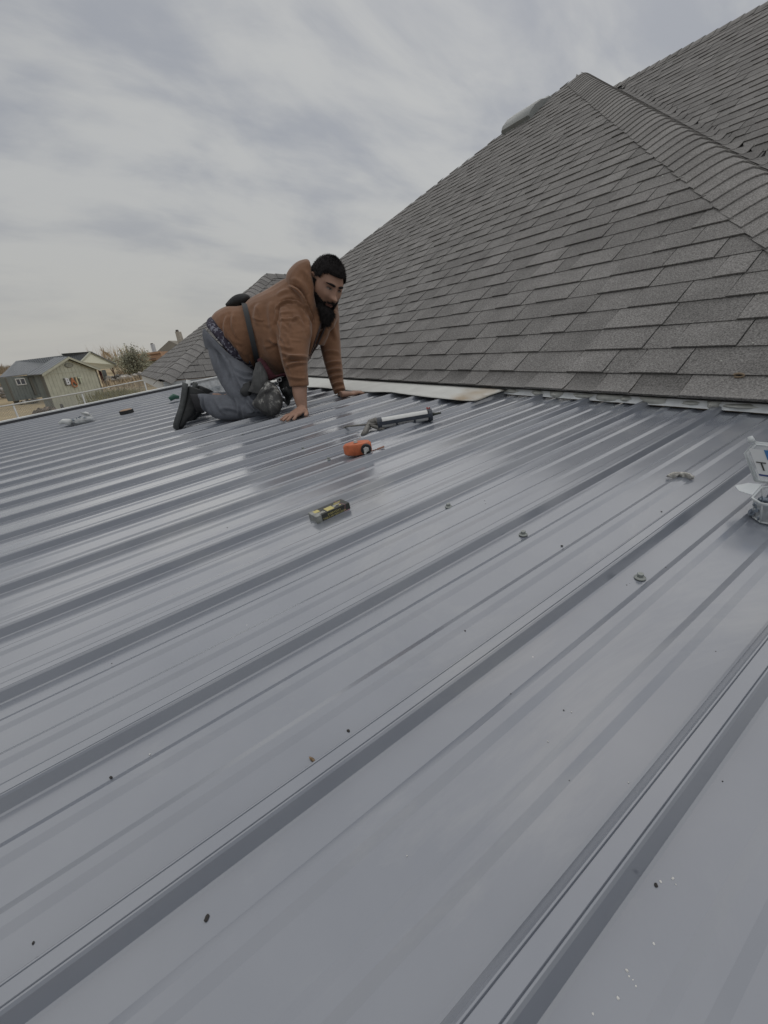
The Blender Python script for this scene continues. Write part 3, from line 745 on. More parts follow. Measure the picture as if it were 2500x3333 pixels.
# face: eyes, brows, lips, hair, beard
MEYE = mat('eye_dark', (.030, .020, .016), .25, spec=.6); MWHT = mat('eye_white', (.20, .17, .155), .35); MLIP = mat('lip', (.27, .12, .10), .5)
def surf(y, z, push=0):
    d = (HQ[:, 1]-y)**2+(HQ[:, 2]-z)**2+(HQ[:, 0] < .03)*1.0
    i = np.argsort(d)[:4]; wgt = 1/(d[i]+1e-7); x = (HQ[i, 0]*wgt).sum()/wgt.sum(); return x+push
for sg in (-1, 1):
    mb = MB(); n = 12; V = []
    for r, (a, b) in enumerate(((0, 0), (.6, .6), (1, 1))):
        for k in range(n):
            t = 2*math.pi*k/n; y = sg*.031+math.cos(t)*.0125*a; z = .0145+math.sin(t)*.0042*b-.0014*abs(math.cos(t)*a)
            V.append(hw(surf(y, z, .0022-.0012*a), y, z))
    mb.add(V, [(i*n+k, i*n+(k+1) % n, (i+1)*n+(k+1) % n, (i+1)*n+k) for i in range(2) for k in range(n)])
    e = mb.build('eye', MWHT, body, smooth=True)
    mb = MB(); yy = sg*.031+.004; c = hw(surf(yy, .0140, .0030), yy, .0142); mb.tube([c-HF*.001, c+HF*.0008], [.0042*HS, .0036*HS], 12); mb.build('iris', MEYE, e)
    mb = MB(); q = []
    for f in np.linspace(-1, 1, 7): y = sg*.031+f*.0135; z = .0188-.0034*f*f; q.append(hw(surf(y, z, .0026), y, z))
    mb.tube(q, [.0012, .0024, .003, .0032, .003, .0024, .0012], 6); mb.build('eyelid', mat('lid', (.10, .055, .04), .6), e)
    mb = MB(); q = []
    for f in np.linspace(0, 1, 8): y = sg*(.010+f*.040); z = .0325+.006*math.sin(f*2.3)-.004*f; q.append(hw(surf(y, z, .0022), y, z))
    mb.tube(q, [.0035, .0068, .0075, .0072, .0066, .0052, .0035, .0014], 8); mb.build('eyebrow', MHAIR, body, smooth=True)
mb = MB()
for zc, h_ in ((-.0535, .0032), (-.0615, .0045)):
    q = [hw(surf(y, zc+.0015*math.cos(y*90)*0, .0012), y, zc-.0012*abs(y/.02)) for y in np.linspace(-.021, .021, 9)]
    mb.tube(q, [h_*.3, h_*.8, h_, h_*1.1, h_, h_*1.1, h_, h_*.8, h_*.3], 8)
mb.build('lips', MLIP, body, smooth=True)
def shell(name, maskf, thick, seed, rough, pushf=None):
    m = maskf(HQ); idx = np.where(m > 0)[0]; sel = set(idx.tolist())
    nrm = HD/np.linalg.norm(HD, axis=1)[:, None]
    nz = np.array([mnoise.noise(Vector(q*60)+Vector((seed, 0, 0)))+.6*mnoise.noise(Vector(q*140)+Vector((seed, 0, 0))) for q in HQ])
    T = np.clip(m, 0, 1)[:, None]*thick[:, None]*(1+rough*nz[:, None])
    Q = HQ+nrm*T
    if pushf is not None: Q = pushf(Q, m, nz)
    mp_ = {}; V = []; F = []
    for f in HFc:
        if all(i in sel for i in f):
            g = []
            for i in f:
                if i not in mp_: mp_[i] = len(V); V.append(hw(*Q[i]))
                g.append(mp_[i])
            F.append(tuple(g))
    return child(name, V, F, MHAIR, body, smooth=True)
def hairmask(Q):
    x, y, z = Q.T; ay = np.abs(y)
    line = np.where(x > -.01, .066-.010*np.clip((ay-.03)/.03, -1, 1), .0)      # forehead line
    front = z-(.064-.012*np.clip((ay-.045)/.02, 0, 1))
    sideb = np.where(x < .045, z+.005, -1)                                      # above the ears
    back = np.where(x < -.028, z+.075+0*x, -1)
    temple = np.where(x < .032, z-.0+0*x, -1)
    v = np.maximum(front, np.maximum(np.where(x < .048, z-.020-(x-.0)*.35, -1), np.where(x < .022, z+.022, -1)))
    v = np.maximum(v, back)
    eard = ((x+.006)/.022)**2+((z-.004)/.036)**2
    v = np.where((eard < 1), -1, v)
    return np.clip(v*120, 0, 1)
thk = .009+.007*np.clip(HQ[:, 2]/.1, 0, 1)+.004*np.clip(HQ[:, 0]/.1, 0, 1)*(HQ[:, 2] > .05)
shell('hair', hairmask, thk, 3, .10)
def beardmask(Q):
    x, y, z = Q.T; ay = np.abs(y)
    edge = -.052+.66*np.clip(ay-.030, 0, 1)*1.0                               # cheek line falls towards the mouth
    v = np.where(z < edge, edge-z, -1)
    v = np.where((x < .008)&(z > -.02), np.where((x > -.02)&(x < .030)&(z < .01), .004, -1), v)
    side_b = np.where((x > -.004)&(x < .028)&(z < .022)&(ay > .05), .006, -1); v = np.maximum(v, side_b)
    mus = np.where((ay < .034)&(z < -.034-.28*ay)&(z > -.050-.42*ay)&(x > .05), .012, -1); v = np.maximum(v, mus)
    gap = (ay < .024)&(z > -.0690)&(z < -.0505)&(x > .05); v = np.where(gap, -1, v)
    gap2 = (ay > .010)&(ay < .025)&(z > -.080)&(z < -.066)&(x > .05); v = np.where(gap2, -1, v)
    v = np.where(x < -.02, -1, v)
    return np.clip(v*110, 0, 1)
def bpush(Q, m, nz):
    Q = Q.copy(); x, y, z = HQ.T
    k = m*np.clip((-z-.066)/.045, 0, 1)*np.clip((x+.01)/.05, 0, 1)
    Q[:, 2] -= k*(.080*np.exp(-(y/.055)**2)+.004*nz); Q[:, 0] += k*(.010+.003*nz); Q[:, 1] *= 1+.02*k
    return Q
thb = .007+.013*np.clip((-HQ[:, 2]-.05)/.05, 0, 1)
shell('beard', beardmask, thb, 9, .25, bpush)

def strands(name, P, Nn, n, ln, dirf, m, parent, r=.0011, seed=1):
    rr = np.random.default_rng(seed); mb = MB(); idx = rr.integers(len(P), size=n)
    for i in idx:
        p = Vector(P[i]); d = (Vector(Nn[i])*dirf[0]+Vector(dirf[1])*dirf[2]+Vector(rr.normal(0, dirf[3], 3))).normalized(); l = ln*rr.uniform(.5, 1.2)
        mb.tube([p-d*l*.3, p+d*l*.5, p+d*l+Vector(rr.normal(0, .15, 3))*l], [r, r*.8, r*.25], 3, cap=False)
    return mb.build(name, m, parent, kind='stuff')
_hm = hairmask(HQ); _ii = np.where(_hm > .9)[0]; _nn = HD[_ii]; _P = HQ[_ii]+_nn*thk[_ii][:, None]*.9
strands('hair_strands', [hw(*q) for q in _P], [HF*n_[0]+HL*n_[1]+HU*n_[2] for n_ in _nn], 2600, .011, (1.0, HF, .35, .45), MHAIR, body, seed=4)
_bm = beardmask(HQ); _ii = np.where(_bm > .5)[0]; _nn = HD[_ii]; _P = HQ[_ii]+_nn*(thb[_ii]*.6)[:, None]
_k = np.where(_P[:, 2] > -.085)[0]; _P = _P[_k]; _nn = _nn[_k]
strands('beard_strands', [hw(*q) for q in _P], [HF*n_[0]+HL*n_[1]+HU*n_[2] for n_ in _nn], 1500, .012, (.6, -HU, .9, .35), MHAIR, body, seed=5)
# --- hoodie
bb = MB(); loft(bb, [(1036, 984, 1074, 1003, 2.50, .038), (1036, 998, 1085, 1014, 2.475, .044), (1040, 1014, 1086, 1028, 2.465, .042), (1046, 1034, 1078, 1044, 2.458, .030), (1054, 1056, 1070, 1061, 2.455, .016)], n=20)
out, co, no = remesh(bb, .0045, 3); BTIP = (co.copy(), no.copy()); co = co+no*(vnoise(co, (60, 60, 25), 3)*.005+vnoise(co, (130, 130, 60), 5)*.0025)[:, None]
finish('beard_tip', out, co, MHAIR, body); strands('beard_strands', co, no, 1500, .020, (.5, -CU, 1.0, .35), MHAIR, body, seed=6)
hd = MB()
loft(hd, [(700, 1050, 818, 1204, 2.67, .195), (716, 1034, 830, 1200, 2.67, .205), (745, 1019, 838, 1192, 2.67, .205), (790, 1013, 845, 1190, 2.67, .20), (821, 990, 862, 1200, 2.66, .225), (867, 965, 895, 1222, 2.65, .245), (905, 944, 928, 1226, 2.65, .25), (940, 930, 968, 1205, 2.65, .25), (975, 935, 1005, 1160, 2.64, .24), (1003, 950, 1032, 1090, 2.62, .20), (1018, 965, 1045, 1050, 2.60, .15)], n=28)
loft(hd, [(930, 960, 1005, 975, 2.53, .10), (896, 1000, 1010, 1012, 2.485, .098), (892, 1040, 1013, 1045, 2.46, .09), (900, 1096, 1013, 1085, 2.44, .084), (914, 1160, 1005, 1150, 2.43, .078), (925, 1206, 1001, 1200, 2.43, .070), (938, 1240, 1003, 1236, 2.43, .063), (942, 1259, 1005, 1255, 2.43, .060)], n=24)
loft(hd, [(1010, 985, 1085, 985, 2.78, .11), (1022, 1030, 1103, 1020, 2.81, .095), (1035, 1075, 1106, 1070, 2.81, .085), (1042, 1120, 1109, 1117, 2.80, .08), (1058, 1185, 1115, 1190, 2.79, .07), (1076, 1245, 1120, 1240, 2.78, .058), (1090, 1284, 1127, 1270, 2.775, .050)], n=24)
ball(hd, 1062, 1000, 2.80, 40, 38, .12); ball(hd, 958, 1000, 2.52, 52, 50, .11)
# hood lying behind the neck
loft(hd, [(950, 950, 1035, 1070, 2.58, .15), (943, 927, 1045, 1062, 2.57, .165), (948, 900, 1044, 1050, 2.56, .165), (972, 872, 1038, 1030, 2.55, .155), (1000, 860, 1030, 1000, 2.54, .14), (1010, 866, 1024, 960, 2.53, .12)], n=24)
# lapels and collar in front of the throat
loft(hd, [(1012, 1010, 1045, 1000, 2.50, .03), (1010, 1060, 1050, 1045, 2.50, .04), (1006, 1110, 1034, 1100, 2.52, .05), (1000, 1158, 1012, 1155, 2.56, .05)], n=14)
loft(hd, [(1082, 1000, 1097, 1012, 2.66, .05), (1070, 1040, 1094, 1046, 2.68, .06), (1048, 1080, 1074, 1080, 2.68, .06), (1030, 1120, 1052, 1125, 2.68, .06)], n=14)
out, co, no = remesh(hd, .0062, 5)
nz = vnoise(co, (7, 7, 7), 3)*.006+vnoise(co, (16, 16, 11), 8)*.0022
_fr = np.random.default_rng(77)
RF = []
for _ in range(30):
    x = _fr.uniform(725, 960); y = 985+_fr.uniform(0, 215)+(800-x)*.15; L_ = _fr.uniform(22, 70); an = math.radians(_fr.uniform(50, 95)) if _fr.random() < .7 else math.radians(_fr.uniform(10, 40))
    RF.append((x, y, x+L_*math.cos(an), y+L_*math.sin(an), _fr.uniform(-8, 8), _fr.uniform(3, 6), _fr.uniform(.0015, .0038)))
for _ in range(16):
    y = _fr.uniform(1020, 1250); xl = 895+(y-1020)*.19; RF.append((xl+_fr.uniform(0, 30), y, xl+_fr.uniform(55, 95), y+_fr.uniform(-18, 18), _fr.uniform(-5, 5), _fr.uniform(2.5, 4.5), _fr.uniform(.0006, .0018)))
FOLDS = RF+[(940, 924, 1000, 985, -14, 3.5, -.014), (985, 962, 1024, 1056, -6, 3.5, -.013), (905, 985, 893, 1060, -5, 3.2, -.007), (906, 984, 985, 985, -12, 3, -.006),
  # near sleeve
    (918, 1148, 1000, 1168, 6, 5, .009), (922, 1172, 1004, 1162, -6, 5, .010), (926, 1196, 1000, 1180, -5, 4.5, .008), (932, 1222, 998, 1232, 4, 5, .004), (905, 1120, 960, 1135, 5, 6, .005),
    (899, 1040, 915, 1110, -5, 6, .006), (893, 1010, 960, 983, -14, 4, .006), (1000, 1020, 1010, 1100, 3, 6, .006), (950, 1010, 1000, 1060, 5, 7, .004), (980, 1000, 1012, 1060, 4, 5, .006), (915, 1040, 930, 1130, -4, 9, .005),
    # torso
    (742, 1022, 745, 1120, 12, 6, .008), (735, 1060, 800, 1160, 10, 7, .009), (725, 1080, 812, 1185, 10, 6, .008), (760, 1010, 775, 1100, 10, 7, .006), (845, 985, 840, 1060, 10, 8, .006), (870, 1100, 915, 1120, 4, 6, .005), (860, 1130, 900, 1112, 4, 5, .004),
    (880, 980, 895, 1090, 8, 9, .006), (905, 1090, 925, 1200, -6, 7, .006), (830, 1120, 880, 1210, 8, 8, .006), (900, 960, 950, 945, -6, 6, .004),
    # hood
    (943, 930, 1000, 1010, -12, 5, .010), (948, 905, 1000, 960, -12, 8, .006), (985, 875, 1018, 960, -10, 7, .006), (1010, 1000, 1030, 1060, 3, 5, .006),
    # far sleeve
    (1058, 1190, 1112, 1178, -4, 5, .010), (1064, 1212, 1114, 1202, -4, 4.5, .010), (1072, 1234, 1118, 1222, -4, 4, .009), (1080, 1256, 1120, 1246, -4, 4, .010), (1088, 1274, 1124, 1264, -3, 3.5, .010), (1050, 1150, 1108, 1150, -6, 6, .006), (1080, 1040, 1100, 1110, 4, 7, .005)]
co = co+no*(nz+1.6*fold(co, no, FOLDS))[:, None]
hood = finish('hoodie', out, co, MCLOTH, man, label='brown hooded sweatshirt with pushed-up near sleeve')
def strip(name, pts, wd, matl, parent, off=.004, th=.003, ref=None, sm=True):
    """thin band following photo points given with depth"""
    mb = MB(); P = [at(*p) for p in pts]; V = []
    for i, p in enumerate(P):
        t = (P[min(i+1, len(P)-1)]-P[max(i-1, 0)]).normalized(); v = p.normalized(); s = t.cross(v).normalized()*wd/2; o_ = -v*off
        V += [p+s+o_, p-s+o_, p-s+o_+v*th, p+s+o_+v*th]
    F = [(4*i+q, 4*i+(q+1) % 4, 4*i+4+(q+1) % 4, 4*i+4+q) for i in range(len(P)-1) for q in range(4)]+[(3, 2, 1, 0), tuple(4*(len(P)-1)+q for q in range(4))]
    mb.add(V, F); return mb.build(name, matl, parent, smooth=sm)
# --- boxer shorts showing at the waist
bx = MB()
loft(bx, [(684, 1075, 800, 1215, 2.67, .185), (686, 1060, 805, 1210, 2.67, .19), (700, 1046, 818, 1206, 2.67, .182), (735, 1035, 830, 1200, 2.67, .17)], n=28)
def plaid():
    m = bpy.data.materials.new('plaid_cotton'); m.use_nodes = True; t = m.node_tree; L = t.links.new; b = t.nodes['Principled BSDF']
    tcn = t.nodes.new('ShaderNodeTexCoord'); n = t.nodes.new('ShaderNodeTexNoise'); n.inputs['Scale'].default_value = 38; n.inputs['Detail'].default_value = 2; n.inputs['Distortion'].default_value = 1.5
    L(tcn.outputs['Object'], n.inputs[0]); r = t.nodes.new('ShaderNodeValToRGB'); L(n.outputs[0], r.inputs[0])
    r.color_ramp.elements[0].position = .53; r.color_ramp.elements[0].color = (.035, .03, .05, 1); r.color_ramp.elements[1].position = .58; r.color_ramp.elements[1].color = (.20, .205, .25, 1)
    L(r.outputs[0], b.inputs['Base Color']); b.inputs['Roughness'].default_value = .9; return m
out, co, no = remesh(bx, .006, 3)
co = co+no*(vnoise(co, (22, 22, 22), 3)*.004)[:, None]
finish('boxer_shorts', out, co, plaid(), man)
# --- trousers
tr = MB()
loft(tr, [(679, 1085, 812, 1212, 2.67, .195), (676, 1108, 815, 1225, 2.67, .19), (682, 1140, 830, 1240, 2.68, .17)], n=24)
loft(tr, [(684, 1120, 815, 1195, 2.62, .12), (690, 1165, 832, 1215, 2.59, .12), (711, 1222, 848, 1240, 2.565, .115), (740, 1275, 868, 1282, 2.55, .105), (775, 1322, 884, 1312, 2.54, .09), (800, 1348, 888, 1335, 2.53, .075)], n=24)
loft(tr, [(862, 1292, 866, 1354, 2.53, .070), (815, 1288, 815, 1362, 2.53, .078), (755, 1287, 755, 1368, 2.55, .078), (700, 1286, 705, 1362, 2.565, .066), (660, 1284, 676, 1344, 2.58, .056), (643, 1284, 662, 1334, 2.585, .052)], n=24)
loft(tr, [(735, 1130, 840, 1200, 2.80, .11), (750, 1200, 860, 1220, 2.84, .10), (790, 1260, 880, 1265, 2.87, .09), (820, 1290, 890, 1300, 2.88, .07)], n=20)
loft(tr, [(870, 1272, 875, 1325, 2.88, .06), (800, 1276, 805, 1330, 2.88, .06), (740, 1277, 745, 1330, 2.88, .055), (675, 1279, 680, 1322, 2.88, .045)], n=20)
out, co, no = remesh(tr, .0062, 4)
nz = vnoise(co, (8, 8, 8), 13)*.006+vnoise(co, (20, 20, 20), 18)*.002
TF = [(684, 1100, 720, 1230, -6, 6, .006), (695, 1120, 770, 1270, -10, 6, .009), (705, 1130, 800, 1300, -10, 5, .008), (720, 1150, 740, 1250, -8, 6, .006), (760, 1190, 830, 1215, 10, 5, .008), (770, 1215, 825, 1235, 8, 4, .008), (745, 1170, 760, 1230, 5, 5, .006),
      (780, 1240, 850, 1340, 6, 6, .008), (800, 1300, 850, 1350, 5, 4, .010), (820, 1300, 858, 1345, 4, 4, .010), (790, 1320, 800, 1365, 4, 5, .008), (765, 1295, 775, 1355, -6, 5, .008), (700, 1292, 735, 1350, 6, 6, .006), (668, 1290, 690, 1352, 5, 4, .010), (655, 1290, 672, 1342, 5, 3, .010), (715, 1330, 780, 1340, -5, 6, .005)]
co = co+no*(nz+1.5*fold(co, no, TF))[:, None]
trou = finish('trousers', out, co, MPANTS, man, label='baggy grey work trousers')
strip('pocket_zip', [(738, 1185, 2.52), (742, 1172, 2.515), (747, 1168, 2.51), (748, 1185, 2.505), (747, 1205, 2.50), (743, 1210, 2.50), (739, 1196, 2.51)], .006, MBLACK, trou, off=.012)
# --- shoes: on their toes, soles facing back
def shoe(x0, y0, x1, y1, d, name='shoe'):
    heel = at(x0, y0, d); toe = at(x1, y1, d); ax = (toe-heel); Ln = ax.length; ax.normalize()
    vv = heel.normalized(); sd = (vv-ax*vv.dot(ax)).normalized(); top = sd.cross(ax)        # top = away from the sole
    if top.dot(CR) < 0: top = -top
    mb = MB(); n = 18
    prof = [(0, .022, .075), (.03, .037, .110), (.12, .042, .128), (.25, .040, .130), (.38, .038, .110), (.52, .042, .086), (.68, .047, .066), (.82, .046, .046), (.93, .036, .036), (1.0, .014, .018)]
    V = []
    for (f, wd, hh) in prof:
        for k in range(n):
            t = 2*math.pi*k/n; c_, s_ = math.cos(t), math.sin(t)
            V.append(heel+ax*Ln*f+sd*wd*(abs(c_)**.8*(1 if c_ > 0 else -1))+top*(.018+hh*.5+hh*.5*(abs(s_)**.75*(1 if s_ > 0 else -1))))
    mb.add(V, [(i*n+k, i*n+(k+1) % n, (i+1)*n+(k+1) % n, (i+1)*n+k) for i in range(len(prof)-1) for k in range(n)]+[tuple(range(n))[::-1], tuple((len(prof)-1)*n+k for k in range(n))])
    o_, c2, n2 = remesh(mb, .005, 3); c2 = c2+n2*(vnoise(c2, (30, 30, 30), 4)*.0025)[:, None]
    s_o = finish(name, o_, c2, MBLACK, man)
    # sole
    mb = MB(); V = []; prof = [(-.03, .018, .0), (.02, .036, 0), (.12, .043, 0), (.3, .041, .0), (.45, .039, .0), (.62, .047, 0), (.8, .050, .0), (.93, .041, .004), (1.0, .026, .012), (1.03, .012, .022)]
    for (f, wd, lift) in prof:
        for (a, b) in ((-1, -.006), (-1.04, .012), (-1, .028), (1, .028), (1.04, .012), (1, -.006)):
            V.append(heel+ax*Ln*f+sd*wd*a+top*(b+lift+.014*math.sin(f*3)-.012))
    m = 6; mb.add(V, [(i*m+k, i*m+(k+1) % m, (i+1)*m+(k+1) % m, (i+1)*m+k) for i in range(len(prof)-1) for k in range(m)]+[tuple(range(m))[::-1], tuple((len(prof)-1)*m+k for k in range(m))])
    so_ = mb.build('sole', MSOLE, s_o, smooth=True)
    mb = MB()
    for q in range(5):
        f = .36+.07*q; c = heel+ax*Ln*f+top*(.018+.122-.065*(f-.3)/.4)
        mb.tube([c-sd*.022, c+top*.008, c+sd*.022+ax*.008], .003, 6)
    c = heel+ax*Ln*.33+top*.148
    mb.tube([c, c+top*.02-sd*.02, c+top*.012-sd*.03-ax*.01], .0025, 6); mb.tube([c, c+top*.018+ax*.025-sd*.01, c+top*.012+ax*.05-sd*.015], .0025, 6)
    mb.tube([c, c+top*.03+sd*.01, c+top*.018+sd*.02+ax*.02], .0025, 6)
    mb.build('lace', MBLACK, s_o, smooth=True)
    return s_o
shoe(603, 1252, 566, 1391, 2.60); shoe(636, 1250, 598, 1380, 2.84)

sk = MB(); loft(sk, [(668, 1285, 686, 1341, 2.58, .046), (645, 1285, 662, 1338, 2.59, .048), (618, 1284, 640, 1340, 2.60, .05)], n=16)
loft(sk, [(690, 1282, 700, 1322, 2.87, .04), (650, 1282, 668, 1326, 2.86, .04)], n=16)
out, co, no = remesh(sk, .005, 2); finish('socks', out, co, mat('black_sock', (.028, .028, .032), .95), man)
# --- tool belt
MPOUCH = mat('stained_canvas', (.060, .062, .064), .8, noise=(12, .35, 6), bump=(40, .5, .004))
def pouchmat():
    m = bpy.data.materials.new('paint_smeared_leather'); m.use_nodes = True; t = m.node_tree; L = t.links.new; b = t.nodes['Principled BSDF']
    tcn = t.nodes.new('ShaderNodeTexCoord'); mpn = t.nodes.new('ShaderNodeMapping'); mpn.inputs['Scale'].default_value = (15, 15, 8); mpn.inputs['Rotation'].default_value = (.3, .3, 0); L(tcn.outputs['Object'], mpn.inputs[0])
    n = t.nodes.new('ShaderNodeTexNoise'); n.inputs['Scale'].default_value = 1.0; n.inputs['Detail'].default_value = 6; n.inputs['Roughness'].default_value = .7; L(mpn.outputs[0], n.inputs[0])
    r = t.nodes.new('ShaderNodeValToRGB'); L(n.outputs[0], r.inputs[0]); e = r.color_ramp.elements
    e[0].position = .35; e[0].color = (.018, .019, .021, 1); e[1].position = .66; e[1].color = (.40, .40, .38, 1)
    e2 = e.new(.50); e2.color = (.04, .041, .042, 1); e3 = e.new(.555); e3.color = (.07, .07, .07, 1)
    L(r.outputs[0], b.inputs['Base Color']); b.inputs['Roughness'].default_value = .7
    bp = t.nodes.new('ShaderNodeBump'); bp.inputs['Strength'].default_value = .5; bp.inputs['Distance'].default_value = .004; L(n.outputs[0], bp.inputs['Height']); L(bp.outputs[0], b.inputs['Normal'])
    return m
belt = MB(); n = 40; V = []
for k in range(n):
    t = 2*math.pi*k/n
    for (dx, rr) in ((-8.5, 1.0), (8.5, 1.0), (8.5, 1.012), (-8.5, 1.012)):
        a = at(797+dx+3, 1011, 2.66); b = at(842+dx, 1196, 2.66); c = (a+b)/2; h = (b-a)/2; v = c.normalized(); axd = (v-h.normalized()*v.dot(h.normalized())).normalized()*.213
        ct, st = math.cos(t), math.sin(t); e = 2.3
        V.append(c+(h*(abs(ct)**(2/e)*(1 if ct > 0 else -1))*1.035+axd*(abs(st)**(2/e)*(1 if st > 0 else -1)))*rr+CR*(-.012)*abs(st)*0)
F = [(4*k+q, 4*((k+1) % n)+q, 4*((k+1) % n)+(q+1) % 4, 4*k+(q+1) % 4) for k in range(n) for q in range(4)]
belt.add(V, F); tb = belt.build('tool_belt', mat('belt_webbing', (.020, .023, .027), .6, bump=(200, .4, .001)), man, smooth=False, label='black belt over the sweatshirt carrying paint-stained pouches'); autosmooth(tb, 50)
def bag(rings, name, m, parent=tb, vox=.0055, amp=.007, sc=16, folds=(), e=2.8, lab=None):
    mb = MB(); loft(mb, rings, n=20, e=e); o_, c2, n2 = remesh(mb, vox, 1)
    c2 = c2+n2*(vnoise(c2, (sc, sc, sc), 7)*amp+fold(c2, n2, folds))[:, None]
    return finish(name, o_, c2, m, parent, **({'label': lab} if lab else {}))
MPM = pouchmat()
bag([(832, 1180, 846, 1176, 2.46, .025), (826, 1215, 866, 1205, 2.45, .04), (818, 1252, 872, 1240, 2.44, .045), (808, 1275, 862, 1290, 2.44, .04)], 'pouch', MPOUCH, folds=[(835, 1185, 830, 1270, 4, 4, .008), (850, 1190, 855, 1260, 3, 4, .008)])
bag([(856, 1246, 874, 1238, 2.44, .03), (838, 1286, 902, 1258, 2.43, .05), (824, 1312, 920, 1296, 2.425, .06), (846, 1338, 916, 1328, 2.42, .058), (874, 1357, 908, 1348, 2.43, .045)], 'pouch', MPM, folds=[(836, 1300, 905, 1262, -8, 3.5, .010), (846, 1322, 870, 1345, 4, 4, .006)], lab='large black pouch smeared with white paint')
bag([(790, 1250, 818, 1238, 2.47, .03), (784, 1275, 822, 1268, 2.46, .035), (795, 1292, 818, 1290, 2.47, .03)], 'pouch', MBLACK)
bag([(902, 1225, 935, 1222, 2.62, .05), (905, 1255, 950, 1240, 2.62, .06), (925, 1290, 962, 1262, 2.62, .05), (936, 1318, 942, 1314, 2.62, .02)], 'pouch', MBLACK, amp=.010, sc=30)
# maroon shirt hem below the sweatshirt
bag([(836, 1170, 848, 1164, 2.50, .03), (852, 1205, 878, 1196, 2.50, .04), (872, 1240, 896, 1222, 2.52, .04), (900, 1232, 920, 1214, 2.56, .05), (930, 1226, 945, 1212, 2.58, .05)], 'shirt_hem', mat('maroon_cotton', (.060, .014, .022), .9, noise=(40, .3)), man, amp=.006)
# black folded pad of the belt on his back
bag([(743, 1008, 750, 1020, 2.62, .08), (758, 990, 768, 1020, 2.63, .10), (786, 976, 797, 1014, 2.64, .11), (812, 981, 817, 1002, 2.66, .10), (829, 992, 831, 998, 2.67, .06)], 'back_pad', MBLACK, amp=.005, folds=[(788, 985, 800, 1010, 3, 3, .012), (760, 1002, 790, 996, -3, 4, .006)])
# tools: rings, pliers handles, small drill nozzle
MSTEEL = mat('worn_steel', (.30, .31, .32), .38, metal=.8, noise=(60, .3))
mb = MB()
for (x, y, r) in ((899, 1250, 7), (910, 1236, 6)):
    q = [at(x+math.cos(t)*r, y+math.sin(t)*r, 2.50) for t in np.linspace(0, 6.283, 15)]; mb.tube(q, .0035, 6)
mb.tube([at(890, 1236, 2.5), at(912, 1228, 2.52), at(928, 1222, 2.55)], .004, 6); mb.tube([at(918, 1272, 2.52), at(935, 1262, 2.52)], [.012, .009], 8)
mb.build('tools', MSTEEL, tb, smooth=True)
mb = MB(); mb.tube([at(905, 1290, 2.50), at(925, 1302, 2.50), at(938, 1320, 2.50)], [.012, .009, .004], 8); mb.tube([at(925, 1268, 2.5), at(940, 1274, 2.5), at(946, 1288, 2.5)], [.014, .018, .012], 10); mb.build('tool_handle', MBLACK, tb, smooth=True)
# zip edge and drawstring of the sweatshirt
MZIP = mat('dark_zip', (.035, .022, .022), .6)
strip('zip', [(1046, 1052, 2.465), (1036, 1085, 2.48), (1024, 1118, 2.50), (1008, 1152, 2.53)], .012, MZIP, hood, off=.012)
strip('zip', [(1058, 1062, 2.56), (1046, 1092, 2.57), (1032, 1124, 2.58), (1010, 1156, 2.56)], .012, MZIP, hood, off=.012)
strip('drawstring', [(1008, 1155, 2.50), (1010, 1163, 2.50), (1011, 1168, 2.50)], .005, MZIP, hood, off=.0)
# ------------------------------------------------------------------ ground and far things
GZ = -2.75
def groundmat():
    m = bpy.data.materials.new('dry_grass_ground'); m.use_nodes = True; t = m.node_tree; L = t.links.new; b = t.nodes['Principled BSDF']
    tcn = t.nodes.new('ShaderNodeTexCoord'); n = t.nodes.new('ShaderNodeTexNoise'); n.inputs['Scale'].default_value = .22; n.inputs['Detail'].default_value = 8; n.inputs['Roughness'].default_value = .65
    L(tcn.outputs['Object'], n.inputs[0]); r = t.nodes.new('ShaderNodeValToRGB'); L(n.outputs[0], r.inputs[0]); e = r.color_ramp.elements
    e[0].position = .38; e[0].color = (.20, .155, .095, 1); e[1].position = .62; e[1].color = (.42, .33, .19, 1); k = e.new(.5); k.color = (.33, .255, .145, 1); k = e.new(.30); k.color = (.13, .13, .075, 1)
    n2 = t.nodes.new('ShaderNodeTexNoise'); n2.inputs['Scale'].default_value = 7; n2.inputs['Detail'].default_value = 6; L(tcn.outputs['Object'], n2.inputs[0])
    mr = t.nodes.new('ShaderNodeMapRange'); mr.inputs[1].default_value = .3; mr.inputs[2].default_value = .7; mr.inputs[3].default_value = .75; mr.inputs[4].default_value = 1.25; L(n2.outputs[0], mr.inputs[0])
    v = t.nodes.new('ShaderNodeVectorMath'); v.operation = 'SCALE'; L(r.outputs[0], v.inputs[0]); L(mr.outputs[0], v.inputs['Scale']); L(v.outputs[0], b.inputs['Base Color']); b.inputs['Roughness'].default_value = .95
    return m
g = link('ground', mesh('ground', [(-1500, -600, GZ), (1500, -600, GZ), (1500, 2200, GZ), (-1500, 2200, GZ)], [(0, 1, 2, 3)], groundmat())); g['kind'] = 'structure'

